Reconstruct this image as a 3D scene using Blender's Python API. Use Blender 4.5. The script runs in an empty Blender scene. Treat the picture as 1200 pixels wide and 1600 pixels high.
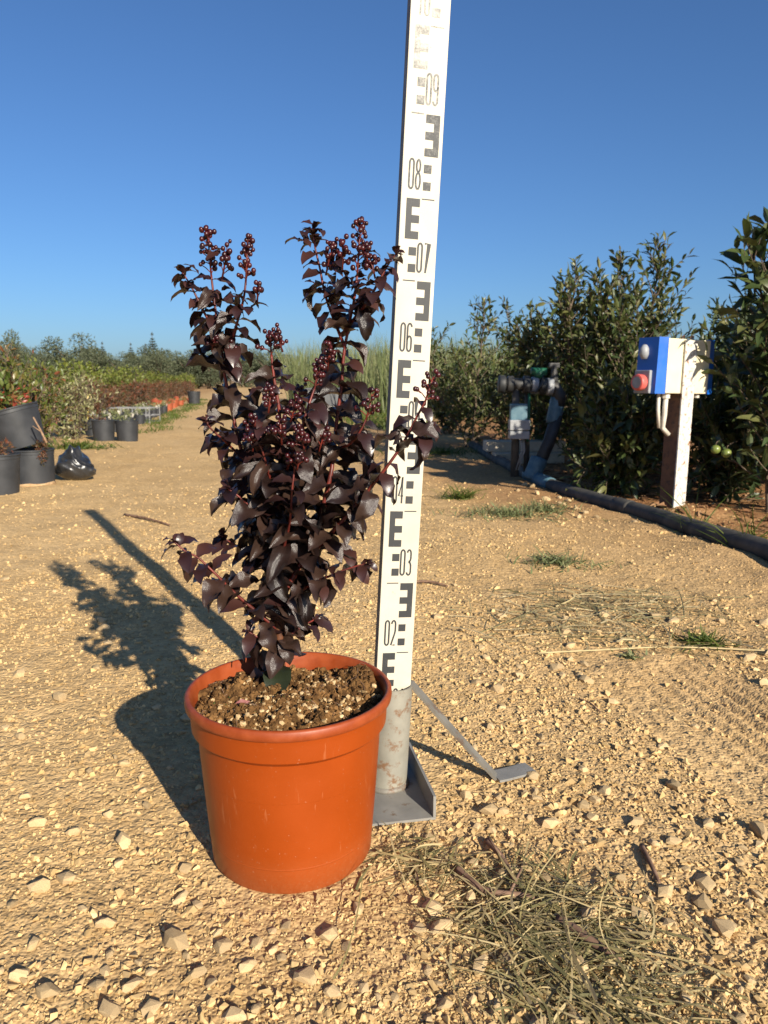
import bpy, bmesh, math, random
import numpy as np
from mathutils import Vector, Matrix

# ------------------------------------------------------------------ camera, sky, sun, exposure
S = bpy.context.scene
COL = S.collection
FPX, PITCH, HCAM = 1200.0, math.radians(9.7), 0.577      # focal length in photo pixels, tilt down, eye height
cd = bpy.data.cameras.new('camera'); cam = bpy.data.objects.new('camera', cd); COL.objects.link(cam)
cd.sensor_fit = 'VERTICAL'; cd.sensor_height = 24.0; cd.lens = 24.0 * FPX / 1600.0
cd.clip_start = 0.02; cd.clip_end = 3000
cam.location = (0, 0, HCAM); cam.rotation_euler = (math.pi/2 - PITCH, 0, 0)
cd.dof.use_dof = True; cd.dof.focus_distance = 1.0; cd.dof.aperture_fstop = 9.0
S.camera = cam
S.render.resolution_x, S.render.resolution_y = 768, 1024
SUN_EL, SUN_AZ = math.radians(24.0), math.radians(149.7)   # azimuth clockwise from +Y
w = bpy.data.worlds.new('World'); S.world = w; w.use_nodes = True
nt = w.node_tree; bg = nt.nodes['Background']
sky = nt.nodes.new('ShaderNodeTexSky'); sky.sky_type = 'NISHITA'; sky.sun_disc = False
sky.sun_elevation = SUN_EL; sky.sun_rotation = SUN_AZ
sky.altitude = 500; sky.air_density = 1.0; sky.dust_density = 1.4; sky.ozone_density = 8.5
nt.links.new(sky.outputs[0], bg.inputs[0]); bg.inputs[1].default_value = 0.067
sl = bpy.data.lights.new('sun', 'SUN'); sl.energy = 5.0; sl.angle = math.radians(0.53); sl.color = (1, .905, .755)
sun = bpy.data.objects.new('sun', sl); COL.objects.link(sun)
sdir = Vector((math.sin(SUN_AZ)*math.cos(SUN_EL), math.cos(SUN_AZ)*math.cos(SUN_EL), math.sin(SUN_EL)))
sun.rotation_euler = sdir.to_track_quat('Z', 'Y').to_euler(); sun.location = sdir*30
vs = S.view_settings; vs.view_transform = 'Standard'; vs.look = 'None'; vs.exposure = 0.85; vs.gamma = 1.0; vs.use_curve_mapping = False

# ------------------------------------------------------------------ helpers
R = random.Random(7); rng = np.random.default_rng(11)
CT, ST = math.cos(PITCH), math.sin(PITCH)
def ray(px, py):
    u, v = (px-600)/FPX, (800-py)/FPX
    return Vector((u, CT + ST*v, -ST + CT*v))
def G(px, py, z=0.0):                       # where the photo's pixel meets the ground (height z)
    d = ray(px, py); t = (z-HCAM)/d.z
    return Vector((d.x*t, d.y*t, z))
def At(px, py, D):                          # the point of that pixel's sight line at ground distance D
    d = ray(px, py); t = D/d.y
    return Vector((d.x*t, D, HCAM + d.z*t))

def tag(o, label=None, cat=None, group=None, kind=None):
    if label: o['label'] = label
    if cat: o['category'] = cat
    if group: o['group'] = group
    if kind: o['kind'] = kind
    return o
def empty(name, loc, label=None, cat=None, group=None, rot=(0, 0, 0)):
    o = bpy.data.objects.new(name, None); COL.objects.link(o)
    o.location = loc; o.rotation_euler = rot; o.empty_display_size = .05
    return tag(o, label, cat, group)
def link(name, me, parent=None, mats=None, loc=None, rot=None):
    o = bpy.data.objects.new(name, me); COL.objects.link(o)
    if mats and not me.materials:
        for m in (mats if isinstance(mats, (list, tuple)) else [mats]): me.materials.append(m)
    if parent: o.parent = parent
    if loc is not None: o.location = loc
    if rot is not None: o.rotation_euler = rot
    return o
def copy_tree(o, parent=None):
    c = o.copy(); COL.objects.link(c); c.parent = parent
    for ch in list(o.children): copy_tree(ch, c)
    return c
def setsmooth(me, on=True):
    me.polygons.foreach_set('use_smooth', np.full(len(me.polygons), on)); me.update()

class MB:                                   # collects shapes into one mesh
    def __init__(s): s.v = []; s.f = []; s.mi = []; s.m = 0
    def add(s, vs, fs):
        b = len(s.v); s.v += [tuple(x) for x in vs]
        for f in fs: s.f.append([i+b for i in f]); s.mi.append(s.m)
        return s
    def box(s, c, d, M=None, bev=0.0):
        hx, hy, hz = d[0]/2, d[1]/2, d[2]/2; b = bev
        if b <= 0:
            P = [(x*hx, y*hy, z*hz) for z in (-1, 1) for y in (-1, 1) for x in (-1, 1)]
            F = [(0, 2, 3, 1), (4, 5, 7, 6), (0, 1, 5, 4), (2, 6, 7, 3), (0, 4, 6, 2), (1, 3, 7, 5)]
        else:
            bm = bmesh.new(); bmesh.ops.create_cube(bm, size=1)
            for q in bm.verts: q.co = Vector((q.co.x*d[0], q.co.y*d[1], q.co.z*d[2]))
            bmesh.ops.bevel(bm, geom=list(bm.edges), offset=b, segments=2, affect='EDGES', profile=.6)
            bm.verts.index_update(); P = [q.co.copy() for q in bm.verts]; F = [[q.index for q in f.verts] for f in bm.faces]; bm.free()
        M = M or Matrix.Identity(4)
        return s.add([M @ (Vector(p)) + Vector(c) for p in P], F)
    def tube(s, pts, rad, n=8, cap=True, flat=None):
        pts = [Vector(p) for p in pts]; k = len(pts)
        rs = rad if isinstance(rad, (list, tuple)) else [rad]*k
        V = []; up = None
        for i, p in enumerate(pts):
            t = (pts[min(i+1, k-1)] - pts[max(i-1, 0)]).normalized()
            if up is None:
                up = Vector((0, 0, 1)) if abs(t.z) < .9 else Vector((1, 0, 0))
            a = (up - t*up.dot(t)).normalized(); b = t.cross(a); up = a
            for j in range(n):
                q = 2*math.pi*j/n
                V.append(p + (a*math.cos(q)*(flat or 1) + b*math.sin(q))*rs[i])
        F = [(i*n+j, i*n+(j+1) % n, (i+1)*n+(j+1) % n, (i+1)*n+j) for i in range(k-1) for j in range(n)]
        if cap: F += [tuple(range(n-1, -1, -1)), tuple((k-1)*n+j for j in range(n))]
        return s.add(V, F)
    def lathe(s, prof, n=48, c=(0, 0, 0), close=False, M=None):
        k = len(prof); V = []
        for r, z in prof:
            for j in range(n):
                q = 2*math.pi*j/n; p = Vector((r*math.cos(q), r*math.sin(q), z))
                if M: p = M @ p
                V.append(p + Vector(c))
        F = [(i*n+j, i*n+(j+1) % n, (i+1)*n+(j+1) % n, (i+1)*n+j) for i in range(k-1) for j in range(n)]
        if close: F += [((k-1)*n+j, (k-1)*n+(j+1) % n, (j+1) % n, j) for j in range(n)]
        return s.add(V, F)
    def mesh(s, name, smooth=False, mats=None):
        me = bpy.data.meshes.new(name); me.from_pydata(s.v, [], s.f)
        if mats:
            for m in (mats if isinstance(mats, (list, tuple)) else [mats]): me.materials.append(m)
        me.polygons.foreach_set('material_index', s.mi)
        if smooth: setsmooth(me)
        me.update(); return me
    def build(s, name, mats, parent=None, smooth=False, loc=None, rot=None):
        return link(name, s.mesh(name, smooth, mats), parent, None, loc, rot)
def autosmooth(o, ang=40):                  # sharp edges from the face angle
    bm = bmesh.new(); bm.from_mesh(o.data); a = math.radians(ang)
    for e in bm.edges:
        if len(e.link_faces) == 2: e.smooth = e.calc_face_angle(0) < a
        else: e.smooth = False
    for f in bm.faces: f.smooth = True
    bm.to_mesh(o.data); bm.free(); return o

def batch(name, V, F, mats, rnd=None, nper=None, smooth=False):   # V (N,k,3), F list of faces over k -> one mesh
    N, k = V.shape[0], V.shape[1]
    me = bpy.data.meshes.new(name)
    Fl = [np.array(f) for f in F]
    flat = np.concatenate(Fl); tot = np.array([len(f) for f in Fl])
    loops = (flat[None, :] + (np.arange(N)*k)[:, None]).ravel()
    ltot = np.tile(tot, N); lst = np.concatenate([[0], np.cumsum(ltot)[:-1]])
    me.vertices.add(N*k); me.vertices.foreach_set('co', V.reshape(-1).astype(np.float32))
    me.loops.add(len(loops)); me.loops.foreach_set('vertex_index', loops.astype(np.int32))
    me.polygons.add(len(ltot)); me.polygons.foreach_set('loop_start', lst.astype(np.int32))
    me.polygons.foreach_set('loop_total', ltot.astype(np.int32))
    me.polygons.foreach_set('use_smooth', np.full(len(ltot), smooth))
    at = me.attributes.new('rnd', 'FLOAT', 'POINT')
    at.data.foreach_set('value', np.repeat(rng.random(N) if rnd is None else rnd, k).astype(np.float32))
    me.materials.append(mats); me.update(calc_edges=True); me.validate()
    return me
def basis(d, n):                            # arrays -> frames with x along d, z near n
    d = d/np.linalg.norm(d, axis=1, keepdims=True)
    y = np.cross(n, d); y /= np.linalg.norm(y, axis=1, keepdims=True)+1e-9
    z = np.cross(d, y)
    return np.stack([d, y, z], axis=2)      # columns
def place(T, pos, fr, sc):                  # template (k,3) -> (N,k,3)
    sc = np.asarray(sc)
    if sc.ndim == 1: sc = np.repeat(sc[:, None], 3, 1)
    P = T[None]*sc[:, None, :]
    return np.einsum('nij,nkj->nki', fr, P) + pos[:, None, :]

def hsh(ix, iy, s):
    n = (ix*374761393 + iy*668265263 + s*1442695041) & 0xffffffff
    n = ((n ^ (n >> 13))*1274126177) & 0xffffffff
    return ((n ^ (n >> 16)) & 0xffff)/65535.0
def vnoise(x, y, s=0):
    x = np.asarray(x, float); y = np.asarray(y, float)
    ix = np.floor(x).astype(np.int64); iy = np.floor(y).astype(np.int64); fx = x-ix; fy = y-iy
    fx = fx*fx*(3-2*fx); fy = fy*fy*(3-2*fy)
    a, b, c, d = hsh(ix, iy, s), hsh(ix+1, iy, s), hsh(ix, iy+1, s), hsh(ix+1, iy+1, s)
    return (a*(1-fx)+b*fx)*(1-fy) + (c*(1-fx)+d*fx)*fy

# ------------------------------------------------------------------ materials
def newmat(name):
    m = bpy.data.materials.new(name); m.use_nodes = True
    return m, m.node_tree, m.node_tree.nodes['Principled BSDF']
def N(t, typ, **kw):
    n = t.nodes.new(typ)
    for k, v in kw.items():
        if k in n.inputs: n.inputs[k].default_value = v
        else: setattr(n, k, v)
    return n
def ramp(t, stops):
    r = t.nodes.new('ShaderNodeValToRGB'); e = r.color_ramp.elements
    while len(e) < len(stops): e.new(.5)
    for q, (p, c) in zip(e, stops): q.position = p; q.color = (*c, 1)
    return r
def mix(t, fac, a, b, bt='MIX'):
    m = t.nodes.new('ShaderNodeMix'); m.data_type = 'RGBA'; m.blend_type = bt
    for sock, val in ((m.inputs[0], fac), (m.inputs[6], a), (m.inputs[7], b)):
        if hasattr(val, 'node'): t.links.new(val, sock)
        elif isinstance(val, (int, float)): sock.default_value = val
        else: sock.default_value = (*val, 1)
    return m.outputs[2]
def math_(t, op, a, b=None, clamp=False):
    m = t.nodes.new('ShaderNodeMath'); m.operation = op; m.use_clamp = clamp
    for sock, val in ((m.inputs[0], a), (m.inputs[1], b)):
        if val is None: continue
        if hasattr(val, 'node'): t.links.new(val, sock)
        else: sock.default_value = val
    return m.outputs[0]
def noise(t, scale, detail=4, rough=.55, vec=None):
    n = N(t, 'ShaderNodeTexNoise', Scale=scale, Detail=detail, Roughness=rough)
    if vec is None:
        tc = t.nodes.new('ShaderNodeTexCoord'); vec = tc.outputs['Object']
    t.links.new(vec, n.inputs['Vector']); return n.outputs['Fac']
def bump(t, b, h, strength=.3, dist=.002, prev=None):
    n = N(t, 'ShaderNodeBump', Strength=strength, Distance=dist); t.links.new(h, n.inputs['Height'])
    if prev: t.links.new(prev, n.inputs['Normal'])
    if b: t.links.new(n.outputs[0], b.inputs['Normal'])
    return n.outputs[0]
def pm(name, c1, c2, scale=20, rough=.6, bs=.2, bscale=80, bdist=.001, spec=.4, rnd=None, lo=.35, hi=.65, metal=0, rvar=0.15):
    m, t, b = newmat(name)
    f = noise(t, scale, 5)
    r = ramp(t, [(lo, c1), (hi, c2)]); t.links.new(f, r.inputs[0]); c = r.outputs[0]
    if rnd == 'attr':
        a = N(t, 'ShaderNodeAttribute', attribute_name='rnd'); v = a.outputs['Fac']
    elif rnd == 'obj':
        a = t.nodes.new('ShaderNodeObjectInfo'); v = a.outputs['Random']
    if rnd:
        k = math_(t, 'ADD', math_(t, 'MULTIPLY', v, .5), .72)
        h = N(t, 'ShaderNodeHueSaturation'); t.links.new(c, h.inputs['Color']); t.links.new(k, h.inputs['Value']); c = h.outputs[0]
    t.links.new(c, b.inputs['Base Color'])
    rr = math_(t, 'ADD', math_(t, 'MULTIPLY', noise(t, scale*2.3, 3), rvar*2), rough-rvar)
    t.links.new(rr, b.inputs['Roughness']); b.inputs['Specular IOR Level'].default_value = spec; b.inputs['Metallic'].default_value = metal
    if bs: bump(t, b, noise(t, bscale, 4), bs, bdist)
    return m
def leafmat(name, cols, rough=.45, spec=.5, trans=.25, rnd='attr', tcol=None, nscale=30):
    m, t, b = newmat(name)
    if rnd == 'attr': v = N(t, 'ShaderNodeAttribute', attribute_name='rnd').outputs['Fac']
    else: v = t.nodes.new('ShaderNodeObjectInfo').outputs['Random']
    v2 = math_(t, 'ADD', math_(t, 'MULTIPLY', v, .8), math_(t, 'MULTIPLY', noise(t, nscale, 3), .2))
    r = ramp(t, [(i/(len(cols)-1)*.8+.1, c) for i, c in enumerate(cols)]); t.links.new(v2, r.inputs[0])
    t.links.new(r.outputs[0], b.inputs['Base Color']); b.inputs['Roughness'].default_value = rough; b.inputs['Specular IOR Level'].default_value = spec
    bump(t, b, noise(t, nscale*6, 2), .15 if rnd == 'attr' else .3, .001)
    if trans:
        tr = t.nodes.new('ShaderNodeBsdfTranslucent')
        t.links.new(mix(t, .35, r.outputs[0], tcol or (.12, .16, .02)), tr.inputs[0])
        mx = t.nodes.new('ShaderNodeMixShader'); mx.inputs[0].default_value = trans
        t.links.new(b.outputs[0], mx.inputs[1]); t.links.new(tr.outputs[0], mx.inputs[2])
        t.links.new(mx.outputs[0], t.nodes['Material Output'].inputs[0])
    return m

def ground_mat():
    m, t, b = newmat('dirt_track')
    geo = t.nodes.new('ShaderNodeNewGeometry'); P = geo.outputs['Position']
    n1 = noise(t, .9, 5, .6, P); n2 = noise(t, 7, 5, .6, P); n3 = noise(t, 60, 4, .6, P)
    pale, tan, red = (.59, .405, .198), (.43, .277, .120), (.29, .145, .062)
    r1 = ramp(t, [(.30, tan), (.62, pale)]); t.links.new(math_(t, 'ADD', math_(t, 'MULTIPLY', n1, .55), math_(t, 'MULTIPLY', n2, .45)), r1.inputs[0])
    c = r1.outputs[0]
    at = N(t, 'ShaderNodeAttribute', attribute_name='earth'); e = at.outputs['Fac']
    ef = math_(t, 'MULTIPLY', e, math_(t, 'ADD', math_(t, 'MULTIPLY', n2, 1.3), .25), True)
    c = mix(t, ef, c, red)
    vo = N(t, 'ShaderNodeTexVoronoi', Scale=95, Randomness=1); t.links.new(P, vo.inputs['Vector'])
    vo2 = N(t, 'ShaderNodeTexVoronoi', Scale=210, Randomness=1); t.links.new(P, vo2.inputs['Vector'])
    sp = N(t, 'ShaderNodeSeparateColor'); t.links.new(vo.outputs['Color'], sp.inputs[0])
    rv = ramp(t, [(.0, (.62, .60, .58)), (.6, (1, 1, 1)), (1, (1.18, 1.18, 1.15))]); t.links.new(sp.outputs[0], rv.inputs[0])
    c = mix(t, .55, c, mix(t, 1.0, c, rv.outputs[0], 'MULTIPLY'))
    rn = ramp(t, [(.25, (.72, .70, .66)), (.6, (1.08, 1.08, 1.08))]); t.links.new(n3, rn.inputs[0])
    c = mix(t, .7, c, mix(t, 1.0, c, rn.outputs[0], 'MULTIPLY'))
    t.links.new(c, b.inputs['Base Color']); b.inputs['Roughness'].default_value = .95; b.inputs['Specular IOR Level'].default_value = .12
    d1 = math_(t, 'SUBTRACT', .6, vo.outputs['Distance']); d2 = math_(t, 'SUBTRACT', .6, vo2.outputs['Distance'])
    k = bump(t, None, d1, .6, .004); k = bump(t, None, d2, .6, .0025, k); bump(t, b, n3, .35, .005, k)
    return m
M = {}
M['ground'] = ground_mat()
M['stone'] = pm('limestone', (.37, .26, .135), (.53, .39, .215), 30, .9, .35, 120, .001, .15, 'obj')
M['gravel'] = pm('gravel', (.41, .275, .120), (.58, .408, .200), 25, .92, .25, 200, .0008, .15, 'attr')
M['terracotta'] = pm('terracotta_plastic', (.47, .105, .026), (.53, .128, .034), 9, .42, .12, 60, .0008, .45)
def pot_mat():
    m, t, b = newmat('terracotta_plastic')
    tc = t.nodes.new('ShaderNodeTexCoord'); mp = N(t, 'ShaderNodeMapping'); mp.inputs['Scale'].default_value = (1, 1, .12)
    t.links.new(tc.outputs['Object'], mp.inputs[0])
    n1 = noise(t, 14, 4, .5); n2 = noise(t, 120, 3, .6, mp.outputs[0]); n3 = noise(t, 300, 2)
    r = ramp(t, [(.3, (.238, .038, .0022)), (.7, (.275, .045, .003))]); t.links.new(n1, r.inputs[0])
    rs = ramp(t, [(.66, (0, 0, 0)), (.72, (1, 1, 1))]); t.links.new(n2, rs.inputs[0])
    c = mix(t, math_(t, 'MULTIPLY', rs.outputs[0], .20), r.outputs[0], (.50, .22, .10))
    # dust near the foot, a stain of the pot itself
    sx = N(t, 'ShaderNodeSeparateXYZ'); t.links.new(tc.outputs['Object'], sx.inputs[0])
    dz = math_(t, 'SUBTRACT', 1.0, math_(t, 'DIVIDE', sx.outputs[2], .05), True)
    c = mix(t, math_(t, 'MULTIPLY', dz, math_(t, 'MULTIPLY', n3, .16)), c, (.45, .30, .15))
    sc = ramp(t, [(.70, (0, 0, 0)), (.76, (1, 1, 1))]); t.links.new(n3, sc.inputs[0])
    c = mix(t, math_(t, 'MULTIPLY', sc.outputs[0], .18), c, (.6, .42, .28))
    t.links.new(c, b.inputs['Base Color'])
    t.links.new(math_(t, 'ADD', math_(t, 'MULTIPLY', n1, .2), .36), b.inputs['Roughness'])
    b.inputs['Specular IOR Level'].default_value = .3
    bump(t, b, noise(t, 45, 3), .12, .0015)
    return m
M['pot'] = pot_mat()
M['potrim'] = pm('faded_terracotta_rim', (.215, .037, .006), (.275, .056, .014), 60, .5, .15, 200, .0006, .4)
M['soil'] = pm('potting_soil', (.055, .028, .011), (.18, .095, .034), 110, .95, .6, 220, .003, .1)
M['soilstone'] = pm('pumice_grit', (.30, .19, .08), (.55, .40, .22), 40, .9, .3, 200, .0008, .2, 'attr')
M['soilcrumb'] = pm('peat_crumb', (.045, .022, .009), (.21, .11, .04), 40, .95, .5, 220, .002, .1, 'attr')
M['moss'] = leafmat('moss', [(.03, .045, .008), (.07, .085, .02)], .8, .2, 0)
M['bleaf'] = leafmat('dark_leaf', [(.011, .0065, .006), (.024, .0130, .0105), (.038, .0205, .015), (.030, .017, .012)], .30, .55, .06, 'obj', (.12, .02, .01), 60)
M['bleaf2'] = leafmat('dark_leaf_small', [(.014, .0065, .0065), (.032, .0125, .011), (.048, .019, .015)], .36, .55, .07, 'attr', (.12, .02, .01), 60)
M['gleaf'] = leafmat('greenish_leaf', [(.02, .026, .012), (.035, .04, .016)], .4, .5, .1, 'obj')
M['bstem'] = pm('red_stem', (.055, .010, .0075), (.15, .022, .014), 70, .45, .15, 150, .0006, .4)
M['bbase'] = pm('brown_stem', (.045, .018, .010), (.13, .05, .022), 50, .6, .25, 120, .0008, .3)
M['bud'] = pm('red_bud', (.016, .003, .0045), (.055, .006, .0075), 120, .34, 0, 1, 0, .5, 'attr', rvar=.05)
def board_mat():
    m, t, b = newmat('white_painted_board')
    n1 = noise(t, 18, 5); n2 = noise(t, 160, 4, .65); n3 = noise(t, 55, 3)
    r = ramp(t, [(.3, (.44, .40, .315)), (.65, (.50, .465, .375))]); t.links.new(n1, r.inputs[0])
    s = ramp(t, [(.68, (0, 0, 0)), (.76, (1, 1, 1))]); t.links.new(n2, s.inputs[0])
    c = mix(t, math_(t, 'MULTIPLY', s.outputs[0], .35), r.outputs[0], (.36, .27, .16))
    s3 = ramp(t, [(.74, (0, 0, 0)), (.77, (1, 1, 1))]); t.links.new(n3, s3.inputs[0])
    c = mix(t, math_(t, 'MULTIPLY', s3.outputs[0], .55), c, (.22, .15, .08))
    t.links.new(c, b.inputs['Base Color']); b.inputs['Roughness'].default_value = .55
    bump(t, b, n2, .1, .0006); return m
M['board'] = board_mat()
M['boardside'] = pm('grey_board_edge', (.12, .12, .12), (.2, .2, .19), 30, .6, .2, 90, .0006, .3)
def print_mat(name, fade):                  # worn black print: the white paint shows through where it is rubbed off
    m, t, b = newmat(name)
    n = math_(t, 'ADD', math_(t, 'MULTIPLY', noise(t, 90, 5, .7), .6), math_(t, 'MULTIPLY', noise(t, 400, 3), .4))
    a = .5-(fade-.5)*.34
    r = ramp(t, [(a-.10, (.020+.30*fade**3, .022+.30*fade**3, .024+.27*fade**3)), (a+.13, (.04+.56*fade, .042+.54*fade, .045+.47*fade))]); t.links.new(n, r.inputs[0])
    t.links.new(r.outputs[0], b.inputs['Base Color']); b.inputs['Roughness'].default_value = .6
    return m
M['print'] = [print_mat('black_print', .03), print_mat('worn_black_print', .24), print_mat('faded_print', .46), print_mat('almost_gone_print', .64)]
def steel_mat(name, a, b_, rust, amt):
    m, t, b = newmat(name)
    n1 = noise(t, 25, 5); n2 = noise(t, 45, 6, .7)
    r = ramp(t, [(.3, a), (.7, b_)]); t.links.new(n1, r.inputs[0])
    s = ramp(t, [(1-amt-.04, (0, 0, 0)), (1-amt+.06, (1, 1, 1))]); t.links.new(n2, s.inputs[0])
    c = mix(t, s.outputs[0], r.outputs[0], rust)
    t.links.new(c, b.inputs['Base Color']); b.inputs['Roughness'].default_value = .6; b.inputs['Metallic'].default_value = .15
    bump(t, b, n2, .2, .0008); return m
M['galv'] = steel_mat('grey_galvanised_steel', (.20, .19, .155), (.29, .275, .225), (.17, .095, .05), .42)
M['plate'] = steel_mat('worn_grey_steel', (.17, .165, .15), (.26, .25, .225), (.13, .085, .05), .36)
M['strut'] = steel_mat('dull_steel', (.13, .12, .10), (.20, .185, .155), (.13, .08, .05), .42)
M['rust'] = steel_mat('rusty_steel', (.09, .042, .022), (.14, .062, .03), (.05, .026, .017), .45)
M['white_rust'] = steel_mat('white_paint_rusting', (.50, .48, .42), (.62, .60, .55), (.22, .09, .04), .43)
M['blackplastic'] = pm('black_plastic', (.022, .024, .027), (.034, .036, .04), 14, .55, .1, 40, .001, .4)
M['blackfilm'] = pm('black_film', (.012, .012, .013), (.03, .03, .031), 14, .3, .5, 28, .006, .55)
M['mud'] = pm('dried_mud', (.30, .19, .10), (.46, .32, .18), 40, .95, .5, 90, .003, .1)
M['blue'] = pm('blue_plastic', (.005, .09, .42), (.008, .11, .47), 8, .35, .05, 50, .0005, .5)
M['cream'] = pm('cream_plastic', (.60, .545, .37), (.66, .60, .42), 12, .5, .06, 60, .0005, .4)
M['red'] = pm('red_plastic', (.50, .085, .07), (.58, .12, .10), 30, .45, .05, 60, .0005, .4)
M['greyplastic'] = pm('grey_plastic', (.20, .21, .22), (.28, .29, .30), 20, .5, .05, 60, .0005, .4)
M['pvc'] = pm('pale_conduit', (.50, .46, .38), (.60, .56, .48), 30, .5, .05, 60, .0005, .4)
M['pipe'] = pm('black_poly_pipe', (.018, .02, .022), (.05, .047, .042), 9, .55, .2, 60, .001, .4)
M['dustpipe'] = pm('dusty_black_pipe', (.035, .036, .036), (.095, .085, .07), 12, .75, .2, 60, .001, .3)
M['teal'] = pm('blue_grey_fitting', (.045, .105, .145), (.085, .155, .19), 30, .5, .1, 60, .0006, .4)
M['green'] = pm('green_plastic', (.01, .08, .045), (.02, .12, .06), 30, .5, .05, 60, .0006, .4)
M['concrete'] = pm('pale_concrete', (.42, .36, .26), (.56, .49, .37), 18, .9, .4, 70, .002, .2)
M['mound'] = pm('crumbled_concrete', (.22, .18, .12), (.40, .34, .25), 30, .95, .6, 60, .01, .1)
M['yellow'] = pm('yellow_tag', (.75, .48, .03), (.85, .58, .06), 30, .5, 0, 1, 0, .4)
M['paletag'] = pm('pale_yellow_tag', (.75, .60, .25), (.82, .68, .36), 30, .5, 0, 1, 0, .4)
M['orange'] = pm('orange_pot', (.24, .055, .022), (.34, .085, .035), 20, .55, .05, 60, .0006, .4)
M['wood'] = pm('dry_wood', (.20, .12, .07), (.36, .24, .15), 40, .8, .3, 120, .001, .2)
M['twig'] = pm('brown_twig', (.10, .055, .035), (.24, .15, .10), 60, .8, .3, 160, .0008, .2)
M['bark'] = pm('grey_brown_bark', (.07, .05, .035), (.16, .12, .085), 30, .85, .4, 60, .003, .2)
M['bin'] = pm('dark_grey_panel', (.085, .088, .092), (.12, .123, .127), 5, .7, .1, 30, .001, .3)
M['wire'] = pm('grey_crate', (.16, .16, .16), (.26, .26, .26), 20, .6, 0, 1, 0, .4)
M['hleaf'] = leafmat('hedge_leaf', [(.030, .048, .013), (.055, .078, .022), (.080, .095, .028), (.16, .15, .055)], .42, .45, .2)
M['hleafo'] = leafmat('hedge_leaf_single', [(.030, .050, .015), (.055, .078, .022), (.085, .10, .03), (.15, .145, .055)], .40, .5, .2, 'obj')
M['hleaf2'] = leafmat('hedge_leaf_dark', [(.024, .044, .016), (.046, .070, .024), (.075, .09, .032)], .38, .5, .18)
M['photinia'] = leafmat('photinia_leaf', [(.04, .07, .012), (.085, .115, .02), (.14, .15, .035), (.20, .06, .03)], .4, .5, .25)
M['redleaf'] = leafmat('red_young_leaf', [(.22, .03, .015), (.34, .06, .03)], .4, .5, .25, tcol=(.3, .04, .02))
M['varieg'] = leafmat('variegated_leaf', [(.10, .115, .03), (.26, .25, .11), (.36, .34, .19), (.13, .14, .04)], .5, .4, .2)
M['rusthedge'] = leafmat('red_brown_leaf', [(.05, .055, .014), (.12, .05, .026), (.16, .055, .03), (.09, .06, .02)], .5, .3, .2)
M['lime'] = leafmat('lime_leaf', [(.07, .10, .012), (.13, .155, .022), (.18, .19, .04)], .5, .4, .25)
M['olive'] = leafmat('olive_leaf', [(.05, .065, .034), (.085, .10, .055), (.12, .13, .075)], .6, .3, .15)
M['conifer'] = leafmat('conifer_leaf', [(.03, .05, .03), (.05, .07, .045)], .6, .3, .1)
M['grass'] = leafmat('green_grass', [(.05, .085, .012), (.085, .12, .02), (.13, .15, .035)], .5, .3, .3)
M['weed'] = leafmat('grey_green_weed', [(.10, .125, .05), (.16, .18, .075), (.23, .22, .10)], .6, .3, .2)
M['reed'] = leafmat('reed_leaf', [(.10, .135, .045), (.16, .185, .075), (.24, .24, .12)], .5, .3, .3)
M['hay'] = leafmat('dry_straw', [(.11, .105, .045), (.23, .195, .08), (.40, .31, .145), (.54, .43, .22)], .6, .3, .15, tcol=(.3, .22, .08))
M['hay2'] = leafmat('bleached_straw', [(.16, .15, .07), (.30, .25, .12), (.44, .35, .18), (.54, .44, .25)], .6, .3, .15, tcol=(.3, .22, .08))
M['hayone'] = pm('pale_straw', (.36, .28, .14), (.48, .38, .2), 40, .7, .2, 100, .0006, .3)
M['deadleaf'] = leafmat('dead_leaf', [(.12, .06, .03), (.22, .11, .05), (.30, .19, .10)], .7, .2, .1, tcol=(.2, .08, .02))
M['fruit'] = pm('green_fruit', (.11, .15, .03), (.17, .20, .05), 40, .35, .05, 60, .0006, .5)

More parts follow.
